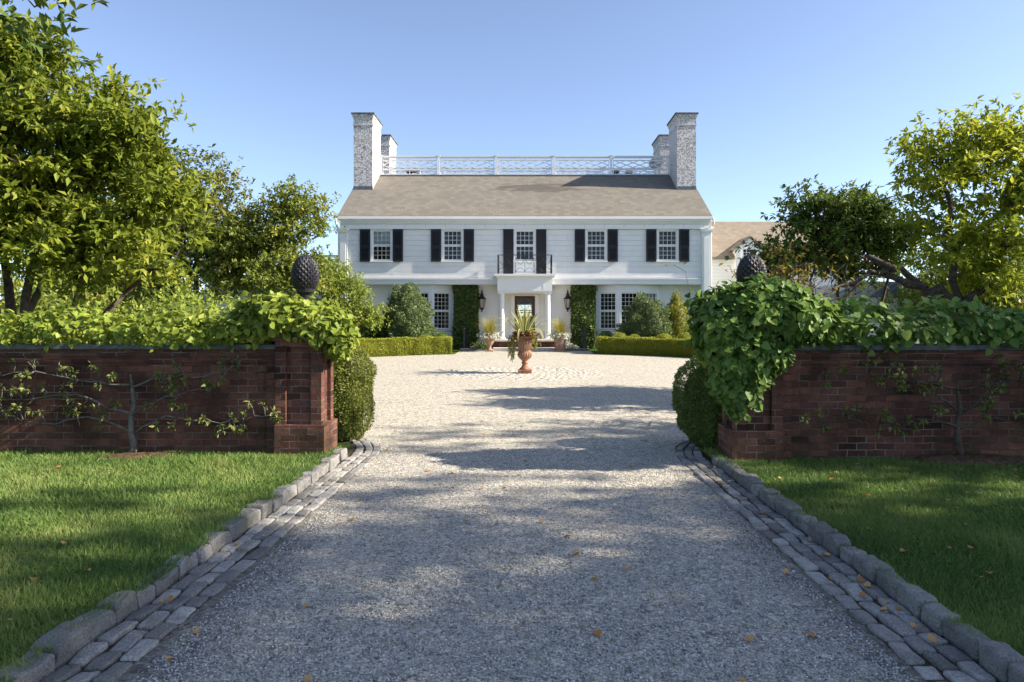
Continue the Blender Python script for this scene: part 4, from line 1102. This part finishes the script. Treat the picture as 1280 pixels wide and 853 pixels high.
for k in range(26):
    a = math.pi+random.uniform(-.7, .7) if k < 15 else random.uniform(-1.2, .3); L = random.uniform(.35, .78) if k < 15 else random.uniform(.15, .45); rr = random.uniform(.34, .46)
    pts = [(top[0]+.25*math.cos(a), top[1]+.25*math.sin(a)-.05, top[2]+.03), (top[0]+rr*.9*math.cos(a), top[1]+rr*.9*math.sin(a)-.05, top[2]+.05)]
    for q in range(1, 9): pts.append((top[0]+rr*math.cos(a)+random.uniform(-.012, .012), top[1]+rr*math.sin(a)-.05, top[2]+.03-L*q/8))
    mb.tube(pts, .004, 4)
    for q in range(int(L*90)): f = random.random(); i = 1+f*8; j = int(i); g_ = i-j; p = [pts[j][m]*(1-g_)+pts[min(j+1, 9)][m]*g_ for m in range(3)]; Pt.append(p)
mb.build('stem', mats['bark'], tr)
Pt = np.array(Pt); leaves('foliage', Pt, unit(rng.normal(0, 1, Pt.shape)+np.array([0, 0, -.6])), unit(rng.normal(0, 1, Pt.shape)), np.full(len(Pt), .035), np.full(len(Pt), .026), KITE, LEAF['trail'], tr)

def pot(x, y, lab, prof, mat):
    z = G(y); o = thing('flower_pot', lab, 'pot', (x, y, z)); mb = MB(); mb.lathe([(r_, z_+.06) for r_, z_ in prof], (x, y, z), 28); mb.build('bowl', mats[mat], o, smooth=True)
    mb = MB(); mb.box(x-prof[0][0]-.02, x+prof[0][0]+.02, y-prof[0][0]-.02, y+prof[0][0]+.02, z, z+.062); mb.build('plinth', mats[mat], o, bevel=.008)
    return z
def fountain(x, y, z, lab):
    o = thing('ornamental_grass', lab, 'grass plant', (x, y, z), 'grasses in the entrance pots'); n = 900
    az = rng.uniform(0, 6.283, n); el = np.radians(90-np.abs(rng.normal(0, 27, n))); L = rng.uniform(.35, 1.0, n)
    P = np.stack([x+rng.normal(0, .05, n), y+rng.normal(0, .05, n), np.full(n, z)], 1); T = np.stack([np.cos(el)*np.cos(az), np.cos(el)*np.sin(az), np.sin(el)], 1); N = np.stack([np.cos(az), np.sin(az), np.full(n, -.8)], 1)
    leaves('blades', P, T, N, L, np.full(n, .009), BLADE, LEAF['ornamental'], o)
cup = [(.14, 0), (.13, .03), (.07, .08), (.06, .16), (.09, .2), (.17, .30), (.19, .42), (.22, .52), (.27, .58), (.27, .61), (.23, .60)]
tub = [(.20, 0), (.21, .04), (.23, .3), (.27, .5), (.31, .56), (.31, .60), (.27, .59)]
for x, prof, m, lab in ((-1.47, cup, 'terracotta_pale', 'pale footed terracotta pot at the left end of the entrance steps'), (1.47, tub, 'terracotta_pale', 'wide tub shaped terracotta pot at the right end of the entrance steps')):
    y = 28.52; z = pot(x, y, lab, prof, m); sd = 'left' if x < 0 else 'right'
    fountain(x, y, z+.66, 'yellow fountain grass rising from the pot %s of the door' % sd)
    mound('white_flowers', 'white flowers and grey leaves spilling from the pot %s of the door' % sd, (x, y, z+.62), .46, .13, 900, 'flower', .07, 'flowers', KITE)
    o = thing('white_flowers', 'white flowering plant trailing beside the pot, %s of the portico' % sd, 'flowers', (x*1.28, 29.3, .44))
    P, N = lumps_shell([(x*1.22, 29.2, .56, .24, .2, .18), (x*1.36, 29.2, .50, .2, .2, .12)], 700, .3, .2); T, Nn = blanket(P, N, .3, .6); leaves('foliage', P, T, Nn, np.full(len(P), .075), np.full(len(P), .05), KITE, LEAF['yew' if x < 0 else 'flower'], o)
# side wire hoop supports of the pots are left to the grasses' stray stems

# ------------------------------------------------------------------ garden walls, piers and finials
PL, PR = 7.85, 7.60; PXI = 2.34; PW = .53; PD = .50
def garden_wall(sgn, yf, zb, lab, lab_p):
    yw = yf+.12; xi = PXI+PW-.005; xo = 17.0
    def X(a, b): return sorted((sgn*a, sgn*b))
    o = thing('brick_wall', lab, 'wall', (sgn*9, yw+.17, zb)); mb = MB()
    a, b = X(xi, xo); mb.box(a, b, yw, yw+.34, zb-.2, 1.12); mb.box(a, b, yw-.03, yw+.37, 1.122, 1.195); mb.box(a, b, yw-.055, yw+.395, 1.197, 1.272)
    a2, b2 = X(xi+.001, xi+.13); mb.box(a2, b2, yw-.05, yw-.002, zb-.2, 1.12)
    mb.build('brickwork', mats['brick'], o)
    mb = MB(); mb.box(a, b, yw-.085, yw+.425, 1.274, 1.335); mb.build('coping', mats['coping'], o, bevel=.012)
    p = thing('brick_pier', lab_p, 'pier', (sgn*(PXI+PW/2), yf+PD/2, zb)); mb = MB(); a, b = X(PXI, PXI+PW); y0, y1 = yf, yf+PD
    # plinth, recessed shaft with raised edges, corbelled head
    mb.box(a-.04*(sgn > 0)-.0, b+.04*(sgn < 0), y0-.03, y1+.03, zb-.2, zb+.36)
    mb.box(a+.045, b-.045, y0+.045, y1-.045, zb+.36, 1.36)
    for (xa, xb) in ((a, a+.12), (b-.12, b)):
        for (ya, yb) in ((y0, y0+.12), (y1-.12, y1)): mb.box(xa, xb, ya, yb, zb+.3601, 1.30)
    mb.box(a, b, y0, y1, 1.3001, 1.375); mb.box(a-.03, b+.03, y0-.03, y1+.03, 1.3755, 1.45); mb.build('brickwork', mats['brick'], p)
    mb = MB(); mb.box(a-.06, b+.06, y0-.06, y1+.06, 1.452, 1.53); mb.box(a+.06, b-.06, y0+.06, y1-.06, 1.531, 1.60); mb.build('cap', mats['coping'], p, bevel=.012)
    return (sgn*(PXI+PW/2), yf+PD/2, 1.60)
fl = garden_wall(-1, PL, .05, 'red brick garden wall left of the drive under lime green climber', 'recessed panel brick gate pier left of the drive')
fr_ = garden_wall(1, PR, .03, 'red brick garden wall right of the drive under dark green climber', 'brick gate pier right of the drive, half hidden by climber')

def finial(c, rr, hh, lab, z0):
    o = thing('pinecone_finial', lab, 'finial', c, 'pine cone finials on the gate piers')
    mb = MB(); zc = z0
    mb.lathe([(.13, c[2]-z0+.001), (.13, c[2]-z0+.05), (.08, c[2]-z0+.09), (.05, -.10), (.06, -.05), (.10, -.02), (.11, .02)], (c[0], c[1], zc), 20); mb.build('pedestal', mats['bronze'], o, smooth=False)
    def rad(t):
        if t < .40: return rr*math.sqrt(max(0, 1-((.40-t)/.50)**2))
        return max(.004, rr*math.sqrt(max(0, 1-((t-.40)/.61)**2.1)))
    mb = MB(); mb.lathe([(rad(k/16)*.93+.002, hh*k/16) for k in range(17)], (c[0], c[1], zc), 28)
    rows_ = 13
    for j in range(rows_):
        t0 = (j+.3)/rows_; m = 15
        for i in range(m):
            a = 2*math.pi*(i+.5*(j % 2))/m; da = math.pi/m*1.0; dt = 1.05/rows_
            def pt(aa, tt, k): tt = min(max(tt, 0), .999); r_ = rad(tt)*k+.003; return (c[0]+r_*math.cos(aa), c[1]+r_*math.sin(aa), zc+hh*tt)
            q = [pt(a, t0-dt, .95), pt(a+da, t0, .97), pt(a, t0+dt, 1.10), pt(a-da, t0, .97)]; pk = pt(a, t0+.25*dt, 1.10)
            mb.add(q+[pk], [(0, 1, 4), (1, 2, 4), (2, 3, 4), (3, 0, 4)])
    mb.build('cone', mats['bronze'], o)
finial(fl, .145, .42, 'dark pine cone finial on the left gate pier', 1.965)
finial(fr_, .152, .42, 'dark pine cone finial sunk in climber on the right gate pier', 1.95)

def vine(lab, ells, n, leaf, L, loc, stems, grp=None, zmin=.12):
    o = thing('climbing_vine', lab, 'climber', loc, grp)
    P, N = lumps_shell(ells, n, .22, .16); keep = P[:, 2]-.06*nz(P, 1.7, 3) > zmin; P, N = P[keep], N[keep]
    P2, N2 = lumps_shell(ells, n//9, .35, .05); P2 = P2+N2*rng.uniform(0, .07, (len(P2), 1))   # stray outer shoots
    P = np.concatenate([P, P2]); N = np.concatenate([N, N2])
    T, Nn = blanket(P, N, .6, .55); Ls = L*rng.uniform(.4, 1.35, len(P))
    cl = np.clip(.45+.35*nz(P, 2.1, 8)+rng.normal(0, .17, len(P)), 0, 1)
    leaves('foliage', P, T, Nn, Ls, Ls*.92, HEART, LEAF[leaf], o, rnd=cl)
    mb = MB()
    for s_ in stems: mb.tube(s_, [.022-.014*i/(len(s_)-1) for i in range(len(s_))], 6)
    mb.build('stem', mats['bark'], o, smooth=True); return o
E = []
x = -3.3
while x > -11.5:
    E.append((x, 8.2+random.uniform(-.05, .1), 1.47+random.uniform(-.03, .05), .50, .42+random.uniform(0, .1), .20+random.uniform(0, .06))); x -= .42
vine('lime green climber lying along the top of the left brick wall', E, 15000, 'vine_l', .072, (-6, 8.2, 1.34), [[(-3.2-k*1.5, 8.6, .1), (-3.3-k*1.5, 8.55, .9), (-3.2-k*1.5, 8.4, 1.4)] for k in range(5)], zmin=1.33)
vine('lime green climber heaped over the left gate pier below the finial', [(-2.68, 8.10, 1.62, .52, .46, .22), (-3.05, 8.2, 1.63, .42, .42, .27), (-2.35, 8.05, 1.52, .30, .36, .22), (-2.9, 8.0, 1.75, .34, .36, .16), (-2.17, 8.02, 1.38, .15, .25, .20)], 6000, 'vine_l', .078, (-2.6, 8.1, 1.53), [[(-2.9, 8.45, .1), (-2.95, 8.5, 1.0), (-2.8, 8.3, 1.6)]])
vine('thick dark green climber hanging down over the right gate pier', [(2.62, 7.72, 1.70, .66, .52, .33), (2.66, 7.50, 1.80, .48, .30, .24), (2.22, 7.62, 1.50, .34, .42, .36), (2.98, 7.62, 1.62, .42, .42, .25), (2.40, 7.5, 1.20, .34, .30, .36), (2.66, 7.52, 1.28, .26, .24, .22), (2.34, 7.48, .92, .21, .22, .26), (2.31, 7.48, .74, .12, .14, .16)], 12500, 'vine_r', .082, (2.6, 7.7, 1.5), [[(2.95, 8.15, .1), (2.9, 8.15, 1.0), (2.8, 8.0, 1.6)], [(2.28, 7.9, 1.6), (2.25, 7.5, 1.2), (2.35, 7.45, .5)]])
E = []; x = 3.45
while x < 11.5:
    E.append((x, 7.92+random.uniform(-.05, .1), 1.50+random.uniform(-.04, .06), .48, .42+random.uniform(0, .1), .24+random.uniform(0, .08))); x += .40
vine('dark green large leaved climber lying along the top of the right brick wall', E, 12000, 'vine_r', .088, (6, 7.9, 1.34), [[(3.4+k*1.5, 8.3, .1), (3.5+k*1.5, 8.25, .9), (3.4+k*1.5, 8.1, 1.4)] for k in range(5)], zmin=1.36)

# box bushes behind the piers
profile_bush('box_bush', 'egg shaped clipped box bush behind the left gate pier, lit on its right side', 'shrub', (-2.42, 9.1, .01), [(.22, .03), (.34, .25), (.385, .55), (.38, .95), (.30, 1.20), (.16, 1.33), (.02, 1.37)], 26000, 'box_sunlit', .028, .09, .035)
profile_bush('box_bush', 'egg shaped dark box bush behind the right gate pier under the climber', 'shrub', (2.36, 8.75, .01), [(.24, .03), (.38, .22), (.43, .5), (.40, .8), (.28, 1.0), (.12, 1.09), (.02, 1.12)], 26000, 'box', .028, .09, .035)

# ------------------------------------------------------------------ espaliers
def espalier(lab, x, y, zb, h, arms, nleaf, bark):
    o = thing('espalier_tree', lab, 'tree', (x, y, zb), 'espaliers on the brick walls'); mb = MB(); tips = []
    tr_ = [(x+.02*math.sin(i*1.9), y-.01, zb-.05+h*i/6) for i in range(7)]; mb.tube(tr_, [.050, .038, .035, .028, .026, .018, .010], 9)
    for (z, L, s, dz) in arms:
        pts = []; m = max(6, int(L/.12))
        zz0 = zb+z-.10
        for i in range(m+1):
            f = i/m; pts.append((x+s*(.01+L*f), y-.015-.02*abs(math.sin(i*1.1+z*9)), zz0+.13*min(1, f*4)+.045*math.sin(i*.6+z*17)+dz*f+random.uniform(-.022, .022)))
        mb.tube(pts, [(.012+.004*math.sin(i*2.3))*(1-.70*i/m) for i in range(m+1)], 7)
        for k in range(int(L*11)):
            i = random.randint(2, m); b0 = pts[i]; hh = random.uniform(.03, .17)*random.choice((1, 1, 1, -.6)); q = (b0[0]+random.uniform(-.06, .06), b0[1]-random.uniform(.01, .06), b0[2]+hh)
            mb.tube([b0, ((b0[0]+q[0])/2+.01, (b0[1]+q[1])/2, b0[2]+hh*.6), q], [.008, .006, .004], 5)
            if random.random() < .62: tips.append(q)
            if random.random() < .35:
                q2 = (q[0]+random.uniform(-.09, .09), q[1]-.02, q[2]+random.uniform(-.03, .08)); mb.tube([q, q2], [.005, .003], 4); tips.append(q2)
    mb.build('trunk', mats[bark], o, smooth=True)
    tips = np.array(tips); C, T, N = rosettes(tips, 1, .02, max(4, nleaf//len(tips))); C = C+0; n = len(C)
    T[:, 1] = -np.abs(T[:, 1])*.6; L = .062*rng.uniform(.55, 1.2, n); leaves('foliage', C, T, N, L, L*.5, KITE, LEAF['espalier'], o)
LEAF['espalier'] = leafmat("leaf_espalier", (.10, .12, .03), (.18, .21, .06), (.30, .30, .11), .35)
espalier('espaliered fruit tree trained flat against the left brick wall, pale trunk', -4.52, PL+.02, .06, .98, [(.36, 2.2, -1, .06), (.36, 1.65, 1, .05), (.62, 2.0, -1, .03), (.62, .9, 1, .06), (.86, 2.2, -1, .06), (.86, 1.2, 1, .05)], 1300, 'palebark')
espalier('espaliered fruit tree trained flat against the right brick wall, dark trunk', 4.82, PR-.0, .04, .95, [(.44, 1.75, -1, -.02), (.44, 1.5, 1, .05), (.68, .8, -1, .05), (.68, 1.2, 1, .06), (.90, 1.5, -1, .03), (.90, 1.3, 1, .0)], 1300, 'bark')
def soil_bed(name, x, y, rx, ry, zb, h):
    V, F = uv_sphere((0, 0, 0), (rx, ry, h), 28, 14); V = V+np.array((x, y, zb)); V[:, 2] += .03*nz(V, 7)
    struct(mesh_np(name, V, F, mats['soil'], smooth=True))
soil_bed('soil_bed_left', -4.4, PL-.1, .62, .22, .05, .05); soil_bed('soil_bed_right', 4.95, PR-.05, .75, .26, .03, .09)

# ------------------------------------------------------------------ trees
def curve_pts(a, b, m=6, sag=0.0, j=.06):
    a = np.array(a, float); b = np.array(b, float); s = np.array([random.uniform(-1, 1), random.uniform(-1, 1), 0])*np.linalg.norm(b-a)*.06
    return [tuple(a+(b-a)*i/m+s*math.sin(math.pi*i/m)+np.array([0, 0, sag*math.sin(math.pi*i/m)])+(rng.normal(0, j, 3)*(0 < i < m))) for i in range(m+1)]
def fork(base, stems): h_ = max(s_[2] for s_ in stems); return [dict(pts=curve_pts(base, s_), r=(.024*h_, .007*h_)) for s_ in stems]

tree('magnolia_tree', 'big yellow green many stemmed tree behind the left wall, at the picture edge', 'tree', (-8.1, 11.2, .05),
     fork((-8.3, 11.2, 0), [(-8.9, 11.3, 4.3), (-7.0, 11.0, 3.1), (-6.3, 11.6, 2.5), (-9.8, 11.5, 3.2), (-7.7, 10.6, 3.8)])+fork((-9.0, 11.4, 0), [(-7.9, 11.5, 3.2), (-8.4, 11.0, 4.2)]),
     [(-8.1, 11.2, 3.8, 2.1, 1.7, 1.25), (-8.3, 11.4, 5.0, 1.35, 1.3, 1.25), (-6.9, 11.2, 4.2, 1.15, 1.2, 1.05), (-8.6, 11.4, 5.95, 1.1, 1.1, .75), (-6.55, 11.2, 4.85, .75, .9, .60), (-6.0, 11.1, 3.6, .75, .9, .6), (-6.75, 11.0, 2.75, 1.35, 1.3, .8), (-10.2, 11.3, 3.8, 1.8, 1.6, 1.7), (-8.7, 10.7, 3.3, 1.4, .9, .7)], 430, 16, .27, 8, 'magnolia', .145, .066, flat=.36, shell=.6, rmax=.13, floor=2.0, clear=(-7.4, 2.3))
tree('oak_tree', 'dull olive tree rising behind the big yellow green one at the left', 'tree', (-12.0, 25, .3), fork((-12, 25, .2), [(-12, 25, 5.5), (-13.4, 25, 4.5), (-10.8, 25.3, 4.2)]),
     [(-12.2, 25, 5.9, 1.9, 1.8, 2.1), (-11.0, 25.2, 4.0, 1.5, 1.6, 1.7), (-14.0, 25, 4.6, 2.1, 1.9, 2.4)], 400, 12, .34, 7, 'olive', .15, .085, shell=.5, rmax=.22)
tree('spreading_tree', 'mid green open crowned tree behind the left finial', 'tree', (-9.4, 24.5, .3), fork((-10.4, 24.5, .2), [(-9.6, 24.5, 3.4), (-8.4, 24.3, 3.0), (-10.6, 24.8, 3.2)]),
     [(-9.1, 24.5, 5.0, 1.3, 1.4, 1.35), (-7.95, 24.3, 5.4, .85, .9, 1.1), (-8.6, 24.2, 3.2, 1.5, 1.4, .95), (-10.4, 24.6, 3.9, 1.2, 1.3, 1.5), (-7.7, 24.0, 3.6, .7, .8, .7)], 300, 13, .27, 7, 'mid', .13, .075, shell=.55, rmax=.16)
tree('maple_tree', 'low lime green spreading tree at the left corner of the house', 'tree', (-7.0, 26.6, .32), fork((-7.3, 26.6, .2), [(-6.9, 26.5, 2.0), (-7.8, 26.6, 2.4), (-6.3, 26.4, 1.6)]),
     [(-7.2, 26.5, 2.5, 1.1, 1.0, .75), (-6.35, 26.3, 2.0, .95, .9, .55), (-7.6, 26.6, 3.4, .75, .8, .75), (-7.8, 26.4, 1.7, 1.1, 1.0, .6), (-6.75, 26.4, 3.0, .5, .6, .45), (-5.9, 26.2, 1.75, .5, .6, .4)], 330, 8, .20, 7, 'maple', .10, .055, shell=.55, rmax=.10)
tree('magnolia_tree', 'tall yellow green tree behind the right wall, at the picture edge', 'tree', (7.7, 12.0, .05),
     [dict(pts=curve_pts((7.75, 12, 0), (7.65, 12, 1.85), 5), r=(.17, .14)), dict(pts=curve_pts((7.65, 12, 1.75), (7.35, 12, 4.0), 7), r=(.08, .03)), dict(pts=curve_pts((7.65, 12, 1.7), (8.7, 12.2, 3.8), 7), r=(.08, .03)), dict(pts=curve_pts((7.7, 12, 1.75), (6.3, 11.7, 2.5), 8, .05), r=(.085, .05)), dict(pts=curve_pts((6.9, 11.85, 2.2), (5.2, 11.5, 2.15), 8, .22), r=(.07, .02)), dict(pts=curve_pts((6.3, 11.7, 2.5), (5.6, 11.6, 2.75), 5, .05), r=(.07, .015)), dict(pts=curve_pts((6.2, 11.7, 2.45), (5.0, 11.4, 1.8), 6, .1), r=(.04, .012))],
     [(7.55, 12, 4.6, .85, .9, .85), (8.7, 12.2, 4.0, 1.1, 1.2, 1.3), (7.0, 11.9, 4.05, .55, .7, .55), (8.0, 12, 3.1, 1.25, 1.2, .75), (8.0, 11.9, 2.35, .7, .8, .4), (9.8, 12.3, 4.4, 1.1, 1.2, 1.3), (8.3, 12.2, 5.0, .6, .7, .5)], 230, 9, .22, 8, 'tall', .13, .054, flat=.42, shell=.6, rmax=.15)
tree('magnolia_tree', 'dense dark green tree left of the tall yellow green one', 'tree', (6.9, 14.0, .09), fork((6.9, 14.0, 0), [(6.5, 14, 2.7), (5.8, 13.9, 2.4), (7.4, 14, 2.8)]),
     [(6.4, 14, 3.2, 1.0, .9, .9), (5.1, 13.8, 2.8, .72, .7, .5), (5.9, 13.9, 3.95, .6, .6, .5), (7.3, 14.1, 3.2, .9, .9, .9), (6.9, 14, 3.95, .6, .6, .45)], 270, 9, .20, 8, 'dark', .12, .055, flat=.42, shell=.55, rmax=.14)
# small shrubs behind the right wall
def twig_shrub(name, lab, c, h, spread, ntip, nl, leaf, bark):
    o = thing(name, lab, 'shrub', c); tips = np.array(c)+np.stack([rng.normal(0, spread, ntip), rng.normal(0, spread*.6, ntip), h*rng.uniform(.55, 1.05, ntip)], 1)
    P, par, rad = grow([dict(pts=[c, (c[0], c[1], c[2]+.2)])], tips, .004, .2, 2.3, .12); wood('stem', P, par, rad, mats[bark], o, rmax=.03)
    if nl: C, T, N = rosettes(tips, 2, .07, nl); L = .09*rng.uniform(.6, 1.2, len(C)); leaves('foliage', C, T, N, L, L*.45, KITE, LEAF[leaf], o)
twig_shrub('bare_shrub', 'nearly leafless twiggy shrub behind the right wall beside the climber', (4.1, 10.2, .03), 2.35, .48, 190, 1, 'orange', 'palebark')
twig_shrub('autumn_shrub', 'orange and yellow leaved shrub behind the right finial', (4.55, 11.8, .05), 2.75, .24, 60, 5, 'orange', 'bark')
twig_shrub('young_shoots', 'tall pale shoots with few leaves rising behind the right wall', (4.9, 9.6, .03), 2.4, .16, 8, 4, 'vine_l', 'palebark')
for (c, prof, leaf, lab) in (((9.4, 11.2, .04), [(.6, .05), (1.3, .8), (1.2, 1.6), (.5, 2.1), (.05, 2.25)], 'gold', 'golden green shrub below the tall tree at the right picture edge'),
                             ((-7.3, 14.5, .1), [(.6, .05), (1.5, .8), (1.4, 1.5), (.6, 1.9), (.05, 2.05)], 'maple', 'lime green shrub glowing between the stems of the left tree'),
                             ((-10.4, 14.8, .1), [(.8, .05), (1.9, .8), (1.7, 1.6), (.7, 2.2), (.05, 2.4)], 'mid', 'broad green shrub far left behind the many stemmed tree')):
    profile_bush('garden_shrub', lab, 'shrub', c, prof, 9000, leaf, .11, .16, .12, spread=1.0)

# trees outside the picture on the right that shade the drive, and one whose branch enters at the top left
def shade_tree(base, h, r, lab, n=420, per=9, low=.33):
    x, y = base
    tree('shade_tree', lab, 'tree', (x, y, .03), fork((x, y, 0), [(x, y, h*.62), (x-r*.4, y+.3, h*.55), (x+r*.45, y-.2, h*.55)]),
         [(x, y, h*.70, r*.85, r*.85, h*.27), (x-r*.42, y-.5, h*.48, r*.6, r*.7, h*.17), (x+r*.4, y+.5, h*.52, r*.65, r*.7, h*.18), (x-.2, y+r*.3, h*low+.8, r*.8, r*.6, h*.12)], n, per, .5, 7, 'shade', .25, .13, shell=.6, rmax=.25)
shade_tree((18.6, 1.7), 16.4, 4.3, 'large shade tree on the right lawn, nearest the camera', n=500, low=.46)
shade_tree((18.8, 7.2), 13.2, 2.1, 'shade tree on the right lawn beside the garden wall', n=290, low=.42)
tree('shade_tree', 'dark overhanging tree whose leaves enter the top left corner', 'tree', (-8.2, 5.2, .05), fork((-8.2, 5.2, 0), [(-7.6, 5.4, 4.5), (-9.4, 5.2, 4.6), (-8.2, 4.6, 5.0)]),
     [(-8.0, 5.3, 5.8, 2.4, 2.0, 1.6), (-5.0, 6.0, 4.55, .85, .6, .36), (-4.5, 6.0, 4.5, .35, .4, .22), (-6.2, 5.8, 4.9, .9, .7, .5), (-9.5, 5.2, 5.2, 1.6, 1.5, 1.2)], 170, 7, .28, 8, 'dark', .13, .06, shell=.6, rmax=.2)
# far trees behind the garden
far = []
for i, (x, y, h, lab) in enumerate(((-17.5, 30, 6.6, 'far round crowned green tree at the left, beyond the olive one'), (-23, 36, 7.5, 'farthest tree at the left picture edge, behind the outbuilding'),
                                    (19, 29, 5.6, 'far green tree right of the dark one, behind the tall tree'), (25, 34, 7.0, 'farthest tree at the right picture edge'))):
    if i == 0:
        o = tree('background_tree', lab, 'tree', (x, y, .33), fork((x, y, .2), [(x, y, h*.6), (x-1.2, y, h*.5), (x+1.2, y, h*.55)]), [(x, y, h*.66, 2.4, 2.2, 2.0), (x-1.6, y, h*.45, 1.7, 1.7, 1.4), (x+1.6, y, h*.48, 1.7, 1.7, 1.4)], 240, 7, .42, 7, 'mid', .22, .12, shell=.5, group='far trees behind the garden'); first = o; h0 = h
    else:
        o = first.copy(); COL.objects.link(o); o.location = (x, y, .33); o['label'] = lab; o.rotation_euler = (0, 0, i*1.3); k = h/h0; o.scale = (k*1.1, k*1.1, k)
        for ch in list(first.children): c = ch.copy(); COL.objects.link(c); c.parent = o

# ------------------------------------------------------------------ fallen leaves
lv = HEART[0].copy(); lv[:, 2] += .18*np.abs(lv[:, 0])-.05
proto = mesh_np('fallen_leaf', lv*.055+np.array([0, 0, .006]), HEART[1], LEAF['litter'], rnd=np.full(8, .5))
pr2 = mesh_np('fallen_leaf', lv*.055*np.array([1.1, .8, 1.6])+np.array([0, 0, .006]), HEART[1], LEAF['litter'], rnd=np.full(8, .95))
spots = []
for k in range(62): spots.append((random.uniform(-1.75, 1.75), 2.6+7*random.random()**1.3, 0))
for k in range(34):
    s = random.choice((-1, 1, 1)); spots.append((s*random.uniform(1.85, 2.08) if k % 4 else s*2.02, random.uniform(2.6, 7.5), 1))
for k in range(30): s = random.choice((-1, 1, 1)); y = random.uniform(3.2, 7.3); spots.append((s*random.uniform(2.4, max(2.6, .74*y)), y, 2))
where = ('brown fallen leaf lying on the gravel of the drive', 'brown fallen leaf caught among the cobbles by the kerb', 'brown fallen leaf lying on the lawn')
for i, (x, y, k) in enumerate(spots):
    if i < 2: o = (proto, pr2)[i]
    else: o = random.choice((proto, pr2)).copy(); COL.objects.link(o)
    s = random.uniform(.45, 1.0); o.scale = (s, s, s)
    o.location = (x, y, (G(y)+.014, .034, .10 if x < 0 else .075)[k]); o.rotation_euler = (random.uniform(-.35, .35), random.uniform(-.35, .35), random.uniform(0, 6.28))
    tag(o, where[k], 'leaf', ('fallen leaves on the gravel', 'fallen leaves among the cobbles', 'fallen leaves on the lawns')[k])
